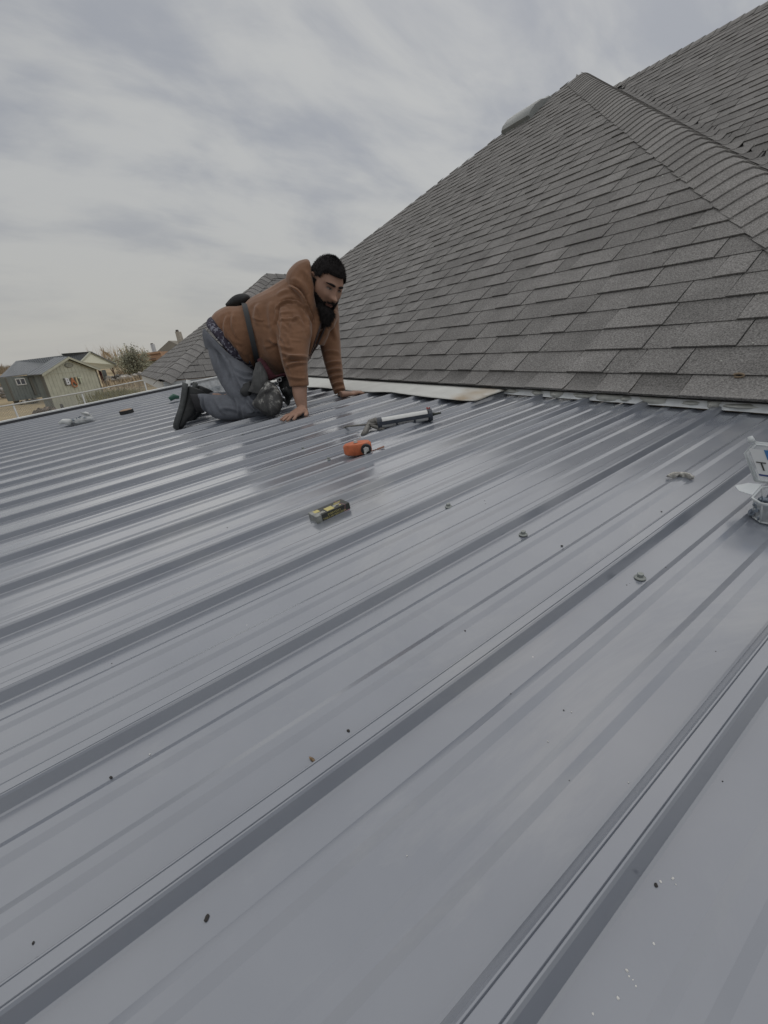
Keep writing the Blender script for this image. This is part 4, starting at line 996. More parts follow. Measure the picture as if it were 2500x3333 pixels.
def siding(name, col, pitch):
    m = bpy.data.materials.new(name); m.use_nodes = True; t = m.node_tree; L = t.links.new; b = t.nodes['Principled BSDF']
    b.inputs['Base Color'].default_value = (*col, 1); b.inputs['Roughness'].default_value = .8; return m
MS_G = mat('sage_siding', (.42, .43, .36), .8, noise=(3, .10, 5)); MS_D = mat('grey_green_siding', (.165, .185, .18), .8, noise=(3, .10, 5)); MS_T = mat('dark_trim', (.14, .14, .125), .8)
MCREAM = mat('cream_trim', (.52, .52, .42), .7); MROOFM = mat('shed_metal_roof', (.18, .195, .21), .5, noise=(4, .1)); MGROOVE = mat('siding_groove', (.12, .13, .10), .9)
def ground_pt(px, py, d): p = at(px, py, d); return Vector((p.x, p.y, GZ))
def boards(parent, P0, e, n, wd, ztop, z0, m, step=.30, name='board', topf=None):
    """vertical siding boards, recessed joints between them. P0 base corner, e along, n outward"""
    k = 0; x = 0
    while x < wd-.01:
        w_ = min(step, wd-x); za = topf(x+.006) if topf else ztop; zb = topf(x+w_-.006) if topf else ztop
        zm = None
        A = P0+e*(x+.009); B = P0+e*(x+w_-.009); V = []
        for q, o_ in ((0, 0), (1, .025)):
            V += [Vector((A.x, A.y, z0))+n*o_, Vector((B.x, B.y, z0))+n*o_, Vector((B.x, B.y, zb))+n*o_, Vector((A.x, A.y, za))+n*o_]
        child(name, V, [(4, 5, 6, 7), (0, 4, 7, 3), (5, 1, 2, 6), (7, 6, 2, 3)], m, parent); x += w_
def shed(name, base, e, n, wd, dep, zw, rise, mwall, mside, label, cat, ov=.25):
    """e along the gable front, n outward normal of the front"""
    b_ = -n; P = [base, base+e*wd, base+e*wd+b_*dep, base+b_*dep]; s = empty(name, (base+e*wd/2+b_*dep/2), label, cat)
    V = [Vector((p.x, p.y, z)) for z in (GZ, zw) for p in P]; pk0 = (P[0]+P[1])/2; pk1 = (P[2]+P[3])/2
    V += [Vector((pk0.x, pk0.y, zw+rise)), Vector((pk1.x, pk1.y, zw+rise))]
    child('wall', V, [(0, 1, 5, 4), (1, 2, 6, 5), (2, 3, 7, 6), (3, 0, 4, 7), (4, 5, 8), (6, 7, 9)], MGROOVE, s)
    boards(s, P[0], e, n, wd, zw-.04, GZ, mwall)
    boards(s, P[0], e, n, wd, 0, zw+.02, mwall, topf=lambda x: zw+.02+max(.0, (rise-.06)*(1-abs(2*x/wd-1))))
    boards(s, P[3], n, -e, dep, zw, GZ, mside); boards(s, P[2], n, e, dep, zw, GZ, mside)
    tm = MB(); c = (P[0]+P[1])/2; tm.box((c+n*.03)+Vector((0, 0, zw-.01-c.z)), e*wd/2, n*.02, Vector((0, 0, .03)))
    tm.build('trim', MS_G if mwall is MS_G else MCREAM, s)
    for q in (0, 1):
        cn = P[q]; tm = MB(); sg = -1 if q == 0 else 1
        tm.box(Vector((cn.x, cn.y, (GZ+zw)/2))+e*sg*.03+n*.0, e*.035, n*.05, Vector((0, 0, (zw-GZ)/2-.02))); tm.box(Vector((cn.x, cn.y, (GZ+zw)/2))+e*sg*.035-n*.07, e*.012, n*.09, Vector((0, 0, (zw-GZ)/2-.02))); tm.build('corner_board', MS_T, s)
    sl_ = rise/(wd/2); zr = zw+rise+.05
    for sg in (-1, 1):
        eo = e*sg; hw_ = wd/2+ov
        a0 = Vector((pk0.x, pk0.y, zr))+n*ov; a1 = Vector((pk1.x, pk1.y, zr))-n*ov; d0 = a0+eo*hw_-Vector((0, 0, hw_*sl_)); d1 = a1+eo*hw_-Vector((0, 0, hw_*sl_))
        up = Vector((0, 0, .05)); r_ = child('roof', [a0, a1, d1, d0, a0+up, a1+up, d1+up, d0+up], [(4, 5, 6, 7), (0, 3, 2, 1), (0, 4, 7, 3), (3, 7, 6, 2), (1, 2, 6, 5)], MROOFM, s)
        L_ = (a1-a0).length; k = int(L_/.23); rb = MB()
        for q in range(k+1):
            p0 = a0.lerp(a1, q/k)+up; p1 = d0.lerp(d1, q/k)+up; rb.box((p0+p1)/2+Vector((0, 0, .01)), (p1-p0)/2, (a1-a0).normalized()*.012, Vector((0, 0, .012)))
        rb.build('roof_rib', MROOFM, r_, kind='stuff')
        fb = MB(); mid = (a0+d0)/2+n*.012; fb.box(mid+Vector((0, 0, -.03)), (d0-a0)/2, n*.012, Vector((0, 0, .07))); fb.build('bargeboard', MCREAM if mwall is MCREAM else MS_G, s)
    return s, P, pk0
b0 = Vector((-3.79, 35.41, GZ)); b1 = Vector((-.92, 38.92, GZ)); e_ = (b1-b0).normalized(); n_ = Vector((e_.y, -e_.x, 0))
WD = (b1-b0).length
s1, P1_, pk_ = shed('bait_shed', b0, e_, n_, WD, .60, GZ+2.44, .88, MS_G, MS_D, 'sage green gabled shed with the word BAIT on its front wall', 'shed')
# louvre vent in the gable
mb = MB(); V = []; c = pk_+n_*.045; n = 16
c = Vector((c.x, c.y, GZ+2.44+.42))
for q in range(n):
    t = 2*math.pi*q/n; V.append(c+e_*math.cos(t)*.36+Vector((0, 0, math.sin(t)*.15)))
V2 = [v+n_*.02 for v in V]; mb.add(V+V2, [tuple(range(n, 2*n))]+[(q, (q+1) % n, n+(q+1) % n, n+q) for q in range(n)])
gv = mb.build('gable_vent', MS_T, s1)
for q in range(4):
    sb = MB(); sb.box(c+n_*.03+Vector((0, 0, -.09+.06*q)), e_*(.30-.10*abs(q-1.5)/1.5), n_*.008, Vector((0, 0, .012))); sb.build('louvre', MS_G, gv)
def text_mesh(txt, size, ext=.0, bold=0):
    cu = bpy.data.curves.new('t', 'FONT'); cu.body = txt; cu.size = size; cu.extrude = ext; cu.align_x = 'CENTER'; cu.align_y = 'CENTER'; cu.offset = bold
    o = bpy.data.objects.new('t', cu); COL.objects.link(o); dg = bpy.context.evaluated_depsgraph_get(); me = bpy.data.meshes.new_from_object(o.evaluated_get(dg)); bpy.data.objects.remove(o)
    V = [v.co.copy() for v in me.vertices]; F = [tuple(p.vertices) for p in me.polygons]; bpy.data.meshes.remove(me); return V, F
def put_text(name, txt, size, c, ex, ey, m, parent, ext=.0, bold=0):
    V, F = text_mesh(txt, size, ext, bold); ez = ex.cross(ey); return child(name, [c+ex*v.x+ey*v.y+ez*v.z for v in V], F, m, parent)
ez_ = Vector((0, 0, 1))
LC = {'B': (.62, .64, .68), 'A': (.42, .15, .06), 'I': (.55, .47, .30), 'T': (.46, .50, .40)}
for i, (chx, px, py) in enumerate((('B', 214, 1237), ('A', 232, 1237), ('I', 244, 1234), ('T', 255, 1231))):
    # photo x mapped to a place along the wall
    x = WD*(.365, .462, .538, .61)[i]; p = b0+e_*x; c = Vector((p.x, p.y, GZ+1.80))+n_*.10
    put_text('letter_shadow', chx, .66, c-n_*.035-e_*.07-ez_*.03, e_, ez_, MS_T, s1, .012, .022)  # dark copy set left and low, modelled as the letter's cast shadow
    put_text('letter', chx, .58, c, e_, ez_, mat('letter_'+'blue orange cream green'.split()[i], LC[chx], .6), s1, .03, .018)
rg = MB(); p = b0+e_*WD*.475; c = Vector((p.x, p.y, GZ+1.55))+n_*.10
rg.tube([c+e_*math.cos(t)*.20+ez_*math.sin(t)*.15 for t in np.linspace(math.pi*.9, math.pi*2.2, 12)], .035, 8); rg.build('fish_hook', MATS['letter_orange'], s1, smooth=True)
# rear shed, running to the left behind it, with a porch
r0 = ground_pt(49, 1308, 34); 
ex2 = (ground_pt(130, 1297, 36.2)-r0).normalized(); nn2 = Vector((ex2.y, -ex2.x, 0))
rs = empty('long_shed', r0+ex2*5, 'long grey-green shed with a metal roof and a porch behind the BAIT shed', 'shed')
zE = -.47; ridge0 = at(54, 1175, 39.5); ridge1 = at(291, 1146, 37.0); ev0 = at(-1, 1228, 33.6); ev1 = at(150, 1209, 35.6)
wlen = 6.2
boards(rs, r0, ex2, nn2, wlen, zE, GZ+.35, MS_D, .28)
mb = MB(); mb.box(r0+ex2*wlen/2-nn2*.35+Vector((0, 0, (zE-GZ)/2+.15)), ex2*wlen/2, nn2*.3, Vector((0, 0, (zE-GZ)/2-.2))); mb.build('wall', MS_D, rs)
mb = MB(); mb.box(r0+Vector((0, 0, (zE-GZ)/2+.15)), ex2*.05, nn2*.06, Vector((0, 0, (zE-GZ)/2-.2))); mb.build('corner_board', MS_T, rs)
for q in range(4):
    mb = MB(); mb.box(r0+ex2*(.4+q*1.7)-nn2*.3+Vector((0, 0, .17)), ex2*.14, nn2*.14, ez_*.17); mb.build('pier', MS_T, rs)
sh = Vector((0, 0, .06))
ex_e = ev1+(ev1-ev0)*1.0
rb = child('roof', [ev0, ex_e, ridge1, ridge0, ev0-sh, ex_e-sh, ridge1-sh, ridge0-sh], [(0, 1, 2, 3), (7, 6, 5, 4), (0, 4, 5, 1), (1, 5, 6, 2), (3, 7, 4, 0), (2, 6, 7, 3)], MROOFM, rs)
mb = MB()
for q in range(41):
    f = q/40; a = ev0.lerp(ex_e, f); c = ridge0.lerp(ridge1, f); mb.box((a+c)/2+Vector((0, 0, .015)), (c-a)/2, (ex_e-ev0).normalized()*.015, ez_*.014)
mb.build('roof_rib', MROOFM, rb, kind='stuff')
# window
wc_ = at(82, 1241, 34.4); wn_ = (wc_-r0).dot(ex2); wc_ = r0+ex2*wn_+nn2*.06; wc_.z = at(82, 1241, 34.6).z
mb = MB()
for (dx, dz, hx, hz) in ((0, .24, .44, .03), (0, -.24, .44, .03), (-.41, 0, .03, .22), (.41, 0, .03, .22), (-.03, 0, .035, .22)): mb.box(wc_+ex2*dx+ez_*dz, ex2*hx, nn2*.03, ez_*hz)
wf = mb.build('window', mat('white_frame', (.62, .63, .62), .5), rs)
for dx in (-.22, .19):
    mb = MB(); mb.box(wc_+ex2*dx-nn2*.015, ex2*.185, nn2*.006, ez_*.21); mb.build('pane', mat('dark_glass', (.07, .08, .10), .08, spec=.8), wf)
mb = MB(); sc = r0+ex2*(wn_+.95)+nn2*.08; sc.z = wc_.z-.45; mb.box(sc, ex2*.13, nn2*.03, ez_*.75); mb.build('shutter', MS_T, rs)
# porch gable: peak (291,1146), right eave (375,1187)
pk = at(292, 1147, 37.0); pr = at(374, 1187, 39.4); pl = at(262, 1178, 35.4); pb = at(368, 1199, 39.4); pl2 = at(265, 1206, 35.8)
bk = -n_*3.0
child('porch_gable', [pk, pr, pb, pl2, pl]+[v+bk*.04 for v in (pk, pr, pb, pl2, pl)], [(0, 4, 3, 2, 1), (5, 6, 7, 8, 9), (2, 3, 8, 7)], MCREAM, rs)
for a, b in ((pk, pr), (pk, pl)):
    mb = MB(); d = (b-a); mb.box((a+b)/2+n_*.06, d/2*1.06, n_*.05, ez_*.075); mb.build('bargeboard', MS_G, rs)
child('roof', [pk+n_*.2, pk+bk, pr+bk+d.normalized()*0, pr+n_*.2]+[v+ez_*.07 for v in (pk+n_*.2, pk+bk, pr+bk, pr+n_*.2)], [(4, 5, 6, 7), (0, 4, 7, 3), (3, 7, 6, 2), (0, 3, 2, 1)], MROOFM, rs)
MWOOD = mat('brown_post_wood', (.115, .075, .048), .8, noise=(8, .2))
mb = MB(); mb.tube([at(366, 1198, 39.3), at(388, 1269, 39.6)], .085, 4); mb.tube([at(359, 1199, 39.3), at(369, 1214, 39.3)], .05, 4); mb.build('porch_post', MWOOD, rs)
mb = MB(); q = [at(342, 1203, 40.5), at(356, 1252, 40.5)]; mb.add([at(330, 1205, 40.5), at(343, 1203, 40.5), at(358, 1252, 40.5), at(344, 1260, 40.5)]+[at(330, 1205, 42), at(343, 1203, 42), at(358, 1252, 42), at(344, 1260, 42)], [(0, 1, 2, 3), (7, 6, 5, 4), (1, 5, 6, 2), (0, 4, 5, 1)]); mb.build('wall', MS_D, rs)
mb = MB(); mb.add([at(319, 1205, 39.8), at(329, 1205, 39.8), at(343, 1256, 39.8), at(337, 1258, 39.8)]+[at(319, 1205, 40.1), at(329, 1205, 40.1), at(343, 1256, 40.1), at(337, 1258, 40.1)], [(0, 1, 2, 3), (7, 6, 5, 4), (1, 5, 6, 2), (0, 3, 7, 4)]); mb.build('door', mat('dark_red_door', (.11, .028, .03), .7), rs)
mb = MB(); mb.box(at(368, 1277, 39.0), e_*1.1, n_*.7, ez_*.05); mb.build('porch_floor', mat('red_brown_deck', (.20, .105, .07), .8), rs)

# chain link fence
MGALV = mat('galvanised_tube', (.52, .54, .55), .5, metal=.0, spec=.5)
fn = empty('chain_link_fence', at(61, 1366, 15), 'galvanised chain link fence running past the front of the sheds', 'fence')
fp = [at(-170, 1351, 13.7), at(42, 1317, 15.0), at(265, 1278, 16.6), at(468, 1237, 18.5), at(660, 1198, 20.5)]
mb = MB(); mb.tube(fp, .024, 8); mb.build('top_rail', MGALV, fn, smooth=True)
for p in fp:
    mb = MB(); q = Vector((p.x, p.y, GZ)); mb.tube([q, p+Vector((0, 0, -.02))], .030, 8); mb.tube([p+Vector((0, 0, -.03)), p+Vector((0, 0, .035))], [.036, .024], 8); mb.build('post', MGALV, fn, smooth=True)
mb = MB(); MWIRE = mat('galvanised_wire', (.33, .35, .35), .5)
for a, b in zip(fp[:-1], fp[1:]):
    L_ = (b-a).length; hgt = 1.25; st = .075; k = int(L_/st)
    for q in range(-int(hgt/st), k+1):
        for sg in (1, -1):
            x0, x1 = (q*st, q*st+hgt) if sg == 1 else (q*st+hgt, q*st)
            def P_(x, h): f = x/L_; return a.lerp(b, f)-Vector((0, 0, h))
            h0, h1 = 0, hgt
            xa, xb = x0, x1
            if xa < 0: h0 = -xa; xa = 0
            if xb < 0: h1 = hgt+xb; xb = 0
            if xa > L_: h0 = xa-L_; xa = L_
            if xb > L_: h1 = hgt-(xb-L_); xb = L_
            if h1-h0 < .02: continue
            mb.tube([P_(xa, h0), P_(xb, h1)], .0052, 3, cap=False)
mb.build('wire_mesh', MWIRE, fn, kind='stuff')

# small yard things
mb = MB(); mb.tube([ground_pt(208, 1338, 25)+ez_*0, at(199, 1316, 25)], .09, 6); o = mb.build('fence_post', mat('charred_wood', (.05, .05, .05), .8), None, label='short dark wooden post standing before the BAIT wall', cat='post')
def rock_mesh(mb, c, r, seed, tone):
    rr = np.random.default_rng(seed); ax = rr.uniform(.6, 1.2, 3)*r; n = 6; V = []
    for i in range(4):
        th = math.pi*(i+.5)/4
        for j in range(n): ph = 2*math.pi*j/n; k = rr.uniform(.8, 1.15); V.append(c+Vector((math.sin(th)*math.cos(ph)*ax[0]*k, math.sin(th)*math.sin(ph)*ax[1]*k, math.cos(th)*ax[2]*k*.7)))
    mb.add(V, [(i*n+j, i*n+(j+1) % n, (i+1)*n+(j+1) % n, (i+1)*n+j) for i in range(3) for j in range(n)]+[tuple(range(n))[::-1], tuple(3*n+j for j in range(n))], tone)
MROCK = mat('pale_stone', (.38, .36, .33), .9, noise=(2, .2), tone=True)
rr = np.random.default_rng(3)
def scatter_rocks(name, pxr, pyr, dr, n, r, label, seed, dark=.2):
    mb = MB(); rr = np.random.default_rng(seed)
    for i in range(n):
        f = rr.random(); px = pxr[0]+(pxr[1]-pxr[0])*f; py = pyr[0]+(pyr[1]-pyr[0])*f+rr.uniform(-1, 1)*pyr[2]; d = rr.uniform(*dr); p = at(px, py, d)
        rock_mesh(mb, p, rr.uniform(.5, 1)*r, int(rr.integers(1e6)), .35 if rr.random() < dark else rr.uniform(.7, 1.1))
    return mb.build(name, MROCK, None, kind='stuff', label=label, cat='stones')
scatter_rocks('stone_pile', (345, 480), (1235, 1222, 6), (38, 44), 80, .42, 'long heap of pale stones behind the porch post', 1, .35)
scatter_rocks('stone_pile', (0, 48), (1275, 1296, 12), (40, 48), 26, .45, 'scattered pale stones left of the long shed', 2, .3)
scatter_rocks('rubble', (60, 128), (1312, 1302, 3), (33.5, 35.5), 50, .22, 'dark rubble lying under the long shed floor', 4, .8)
MFIRE = mat('dark_firewood', (.085, .065, .052), .9, tone=True)
mb = MB(); rr = np.random.default_rng(8)
for i in range(60):
    f = rr.random(); c = at(112+62*f+rr.uniform(-3, 3), 1350-14*f+rr.uniform(-10, 3)*(1-abs(f-.5)), 22.6+rr.uniform(-.5, .5)); d = Vector((rr.uniform(-1, 1), rr.uniform(-1, 1), rr.uniform(-.3, .5))).normalized()*.22
    mb.tube([c-d, c+d], .05+.05*rr.random(), 5, tone=float(rr.choice([.5, 1, 1.6, 3.5], p=[.35, .35, .2, .1])))
mb.build('firewood_heap', MFIRE, None, kind='stuff', label='tangled heap of dark firewood at the corner of the BAIT shed', cat='firewood')

# plants
MLEAF = mat('bush_leaf', (.25, .25, .18), .8, tone=True); MTWIG = mat('twig', (.26, .21, .165), .9, tone=True); MREED = mat('dry_reed', (.44, .355, .25), .9, tone=True)
def bush(name, px0, px1, pytop, pybot, d, nleaf, label, cat, m=MLEAF, leaf=.12, twigs=40, seed=1, group=None, dep=1.6, tonev=(.6, 1.6)):
    rr = np.random.default_rng(seed); base = at((px0+px1)/2+ (pybot-1200)*.0, pybot, d); base = Vector((base.x, base.y, base.z)); top = at((px0+px1)/2-8, pytop, d)
    W_ = (px1-px0)/2*d/FPX; H_ = (top-base).length
    root = empty(name, base, label, cat, group)
    tw = MB(); tips = []
    for i in range(twigs):
        a = rr.uniform(0, 2*math.pi); r = rr.uniform(.1, 1)**.8; h = H_*rr.uniform(.5, 1.05)*(1-.35*r*r)
        q = [base+Vector((rr.uniform(-.1, .1), rr.uniform(-.1, .1), 0))]; tgt = base+CR*math.cos(a)*W_*r+Vector((0, 1, 0))*math.sin(a)*dep*r+ez_*h
        for s in (.35, .7, 1): q.append(q[0].lerp(tgt, s)+Vector(rr.uniform(-.08, .08, 3))*H_*.3+ez_*0)
        tw.tube(q, [.03, .02, .013, .005], 4, tone=float(rr.uniform(.7, 1.3))); tips += q[1:]
        for s in range(3):
            p = q[int(rr.integers(1, 4))]; e = p+Vector((rr.uniform(-.3, .3), rr.uniform(-.3, .3), rr.uniform(.05, .45)))*H_*.35; tw.tube([p, e], [.010, .003], 3, cap=False, tone=float(rr.uniform(.7, 1.3))); tips.append(e)
    tw.build('branches', MTWIG, root)
    if nleaf:
        lf = MB(); cl = [(Vector(tips[int(rr.integers(len(tips)))]), rr.uniform(*tonev)) for _ in range(60)]
        for i in range(nleaf):
            c, tn = cl[int(rr.integers(len(cl)))]; p = c+Vector(rr.normal(0, 1, 3))*Vector((W_, W_, H_)).length*.075
            if p.z < base.z: continue
            u = Vector(rr.normal(0, 1, 3)).normalized(); v = u.orthogonal().normalized(); s = leaf*rr.uniform(.5, 1.2)
            lf.add([p-u*s, p+v*s*.4, p+u*s, p-v*s*.4], [(0, 1, 2, 3)], tn*rr.uniform(.8, 1.2))
        lf.build('foliage', m, root, kind='stuff')
    return root
bush('bush', 388, 505, 1150, 1238, 46, 4600, 'grey-green bushy shrub with bare upright twigs in front of the orange-roofed outbuilding', 'bush', seed=2, twigs=50, leaf=.13)
bush('bush', 376, 430, 1188, 1235, 52, 500, 'brown leafless thicket between the porch and the green bush', 'bush', m=MREED, seed=5, twigs=60, leaf=.10)
def reeds(name, pts, n, h, label, seed, m=MREED, tn=(.6, 1.2), w=.035, spread=1.5):
    rr = np.random.default_rng(seed); mb = MB()
    for i in range(n):
        f = rr.random()*(len(pts)-1); k = min(int(f), len(pts)-2); f -= k; a, b = pts[k], pts[k+1]
        p = at(a[0]+(b[0]-a[0])*f, a[1]+(b[1]-a[1])*f, a[2]+(b[2]-a[2])*f)+Vector(rr.normal(0, spread, 3))*Vector((1, 1, 0)).length*.5; p.z = at(a[0]+(b[0]-a[0])*f, a[1]+(b[1]-a[1])*f, a[2]+(b[2]-a[2])*f).z
        hh = h*rr.uniform(.5, 1.1); l = Vector((rr.normal(0, .18), rr.normal(0, .18), 1)).normalized()*hh; s = Vector((rr.normal(), rr.normal(), 0)).normalized()*w
        mb.add([p-s, p+s, p+l*.6+s*.6+Vector((0, 0, 0)), p+l+Vector(rr.normal(0, .1, 3))*hh, p+l*.6-s*.6], [(0, 1, 2, 3, 4)], rr.uniform(*tn))
    return mb.build(name, m, None, kind='stuff', label=label, cat='plants')
reeds('dry_reeds', [(430, 1262, 34), (505, 1246, 36)], 420, 1.0, 'tan dry reeds and weeds behind the fence near the wing corner', 3, spread=2.2)
reeds('dry_reeds', [(0, 1262, 60), (50, 1250, 62)], 700, 1.9, 'brown dry reeds at the far left edge', 4, tn=(.45, .8), spread=2)
reeds('far_reed_bank', [(-60, 1222, 150), (60, 1212, 150), (400, 1196, 130), (560, 1180, 130)], 5000, 3.0, 'distant brown reed bank along the horizon', 6, tn=(.5, .85), w=.12, spread=9)
reeds('grass_clump', [(345, 1296, 27), (400, 1288, 28)], 700, .55, 'yellow-green grass clump at the right corner of the BAIT shed', 7, m=mat('green_grass', (.24, .23, .10), .9, tone=True), w=.02, spread=.9)
reeds('grass_clump', [(290, 1322, 24), (335, 1312, 25)], 250, .4, 'low grass tuft at the foot of the BAIT wall', 9, m=MATS['green_grass'], w=.02, spread=.4)
reeds('far_tree_line', [(372, 1178, 230), (410, 1170, 230)], 260, 9.0, 'pale bare far trees above the horizon behind the porch', 10, tn=(.8, 1.2), w=.10, spread=12)

# neighbouring houses, far off
def slab(name, pts, d, m, parent, thick, dirv=None):
    F_ = [at(x, y, d if not isinstance(d, (list, tuple)) else d[i]) for i, (x, y) in enumerate(pts)]; dv = (dirv or Vector((CF.x, CF.y, 0)).normalized())*thick; n = len(F_)
    return child(name, F_+[p+dv for p in F_], [tuple(range(n)), tuple(range(n, 2*n))[::-1]]+[(q, (q+1) % n, n+(q+1) % n, n+q) for q in range(n)], m, parent)
MR1 = mat('weathered_roof', (.19, .175, .15), .9, noise=(1.2, .12), noise2=(6, .12)); MR2 = mat('orange_shingle', (.30, .185, .115), .9, noise=(1.5, .15), noise2=(5, .12)); MR3 = mat('dark_far_roof', (.13, .125, .125), .9, noise=(1.5, .12), noise2=(6, .1))
MWG = mat('pale_green_wall', (.30, .30, .23), .9, noise=(2, .05)); MBR = mat('far_brick', (.23, .17, .14), .9, noise=(4, .15)); MCH = mat('chimney_render', (.30, .275, .235), .9, noise=(2, .1)); MDK = mat('dark_timber', (.07, .055, .05), .9)  # last one is an even dark brown for wall, chimney caps and vent
h1 = empty('neighbour_house', ground_pt(560, 1190, 95), 'neighbour house with a broad weathered grey-brown hip roof', 'house')
slab('roof', [(549.6, 1108.6), (577, 1121), (566, 1165), (532, 1168), (505, 1150)], 95, MR1, h1, 7); slab('wall', [(532, 1168), (566, 1165), (580, 1163), (586, 1200), (540, 1205)], 94.6, MBR, h1, 6)
ch = slab('chimney', [(489, 1121), (496, 1119.5), (504, 1146), (497, 1148)], 99, mat('white_chimney', (.40, .41, .43), .8), h1, 1.0); slab('chimney_cap', [(489.5, 1117.5), (494, 1117), (495, 1120), (490, 1121)], 99, MDK, ch, .6)
h2 = empty('outbuilding', ground_pt(480, 1200, 70), 'pale green outbuilding with an orange-brown shingle roof behind the bush', 'outbuilding')
slab('roof', [(419, 1157.5), (520, 1144), (530, 1169), (475, 1177), (425, 1182)], 70, MR2, h2, 3); slab('roof', [(419, 1156), (520, 1142.6), (523, 1149), (420, 1163)], 69.8, mat('orange_shingle_light', (.34, .21, .13), .9), h2, .15)
slab('wall', [(425, 1182), (475, 1177), (531, 1169), (540, 1203), (500, 1212), (430, 1220)], 70.4, MWG, h2, 3); slab('trim', [(470, 1203), (535, 1193), (535.3, 1194.2), (470, 1204.2)], 70.2, MS_T, h2, .1); slab('roof_vent', [(486, 1168), (505, 1166), (506, 1168), (487, 1170.5)], 69.6, MDK, h2, .2)
h3 = empty('neighbour_house', ground_pt(600, 1180, 60), 'neighbour house with a dark grey roof, brick chimney and satellite dish', 'house')
slab('roof', [(544, 1151), (590, 1110), (603, 1105.5), (615, 1106), (640, 1120), (590, 1146)], 60, MR3, h3, 5); slab('roof', [(586, 1128), (607, 1106), (655, 1062), (668, 1058), (680, 1080), (600, 1138), (588, 1137)], 62, MR1, h3, 5)
slab('wall', [(549, 1152), (590, 1146), (600, 1180), (556, 1180)], 60.3, MDK, h3, 4)
for q in range(4): slab('porch_stud', [(554+7*q, 1152-q), (556+7*q, 1151.6-q), (560+7*q, 1170-q), (558+7*q, 1170-q)], 60, MCH, h3, .2)
ch = slab('chimney', [(569.5, 1080), (580, 1079), (590, 1111), (580, 1120)], 61, MCH, h3, 1.0); slab('chimney_cap', [(571, 1074), (575.5, 1073), (577.5, 1079), (571.5, 1080)], 61.2, MDK, ch, .5)
mb = MB(); mb.tube([at(637, 1093, 57), at(638, 1092, 56.8)], [.24, .27], 14); mb.build('satellite_dish', mat('white_dish', (.62, .62, .62), .5), h3, smooth=False)

# ------------------------------------------------------------------ things lying on the metal roof
def frame_on(px, py, px2, py2, dz=0):
    a = onroof(px, py, dz); b = onroof(px2, py2, dz); x = (b-a).normalized(); return a, x, RN.cross(x).normalized(), (b-a).length
# orange chalk reel
a, ex, ey, L_ = frame_on(1124, 1482, 1214, 1468, .012)
cr_ = empty('chalk_line_reel', (a+ex*L_/2), 'scuffed orange chalk line reel with a black crank wheel lying on a rib', 'chalk reel')
MOR = mat('scuffed_orange_plastic', (.50, .135, .055), .5, noise=(50, .22, 6)); mb = MB(); n = 20; V = []
for (h, k) in ((0, .86), (.006, 1), (.034, 1), (.041, .88)):
    for q in range(n):
        t = 2*math.pi*q/n; c_, s_ = math.cos(t), math.sin(t); wd = .030*(1.0 if c_ > 0 else (1-.35*abs(c_)**1.5)); V.append(a+ex*(L_*.48+(abs(c_)**.75*(1 if c_ > 0 else -1))*L_*.5*k)+ey*(abs(s_)**.75*(1 if s_ > 0 else -1))*wd*k+RN*h)
mb.add(V, [(r*n+q, r*n+(q+1) % n, (r+1)*n+(q+1) % n, (r+1)*n+q) for r in range(3) for q in range(n)]+[tuple(range(n))[::-1], tuple(3*n+q for q in range(n))]); mb.build('case', MOR, cr_, smooth=False); autosmooth(cr_.children[0], 35)
c = a+ex*L_*.80-ey*.031+RN*.021; mb = MB(); mb.tube([c+ey*.004, c-ey*.008], .0195, 18); mb.build('crank_wheel', MBLACK, cr_)
mb = MB(); mb.tube([c-ey*.008, c-ey*.0125], [.0115, .009], 6); mb.tube([c-ey*.011+ex*.0, c-ey*.014-RN*.014-ex*.006], .0045, 6); mb.build('crank', mat('pale_aluminium', (.50, .51, .50), .4, metal=.3), cr_)
mb = MB(); c = a+ex*L_*.45+RN*.043; mb.tube([c, c+RN*.008], [.008, .006], 10); mb.tube([c+RN*.006, c+RN*.010+ex*.012, c+RN*.016+ex*.022], .0018, 5); mb.build('knob', MATS['pale_aluminium'], cr_)
c = a+ex*(L_+.006)-ey*.012+RN*.004; mb = MB(); mb.tube([c-ex*.012, c+ex*.010+RN*.004], .0022, 5); mb.box(c+ex*.025+RN*.007, ex*.014+RN*.003, ey*.007, RN*.0015); mb.build('line_hook', mat('dull_orange_leather', (.24, .12, .085), .8), cr_)
# caulking gun
g0 = onroof(1236, 1378, .030); g1 = onroof(1400, 1350, .030); gx = (g1-g0).normalized(); gl = (g1-g0).length; gy = RN.cross(gx).normalized(); gz = gx.cross(gy).normalized()
gun = empty('caulking_gun', (g0+g1)/2, 'dark caulking gun loaded with a white sealant tube lying across the ribs', 'caulking gun')
MTUBE = mat('white_tube', (.58, .59, .59), .45, noise=(60, .06)); MGUN = mat('blue_black_enamel', (.040, .048, .065), .45, noise=(60, .35, 6)); MGREY = mat('worn_grey_metal', (.15, .145, .135), .5, noise=(50, .3, 6), spec=.6)
mb = MB(); mb.tube([g0+gx*.012, g1-gx*.012], .0235, 18); tubeo = mb.build('sealant_tube', MTUBE, gun); autosmooth(tubeo, 40)
for q in range(9):
    mb = MB(); p = g0+gx*(gl*.42+q*.0042)-gy*.0205-gz*.0115; mb.box(p, gx*(.0006+.0006*(q % 3)), gz*.008, gy*.0006); mb.build('barcode', mat('black_print', (.03, .03, .03), .6), tubeo)
for f, w_ in ((0, .010), (1, .008)):
    c = g0.lerp(g1, f); mb = MB(); mb.tube([c-gx*w_, c+gx*w_], .0275, 16); mb.build('end_ring', MGUN, gun, smooth=False)
mb = MB()
for sg in (-1, 1): mb.box((g0+g1)/2+gy*sg*.0265+gz*.004, gx*gl/2, gy*.0015, gz*.008)
mb.box((g0+g1)/2-gz*.0265, gx*gl/2, gy*.008, gz*.0015)
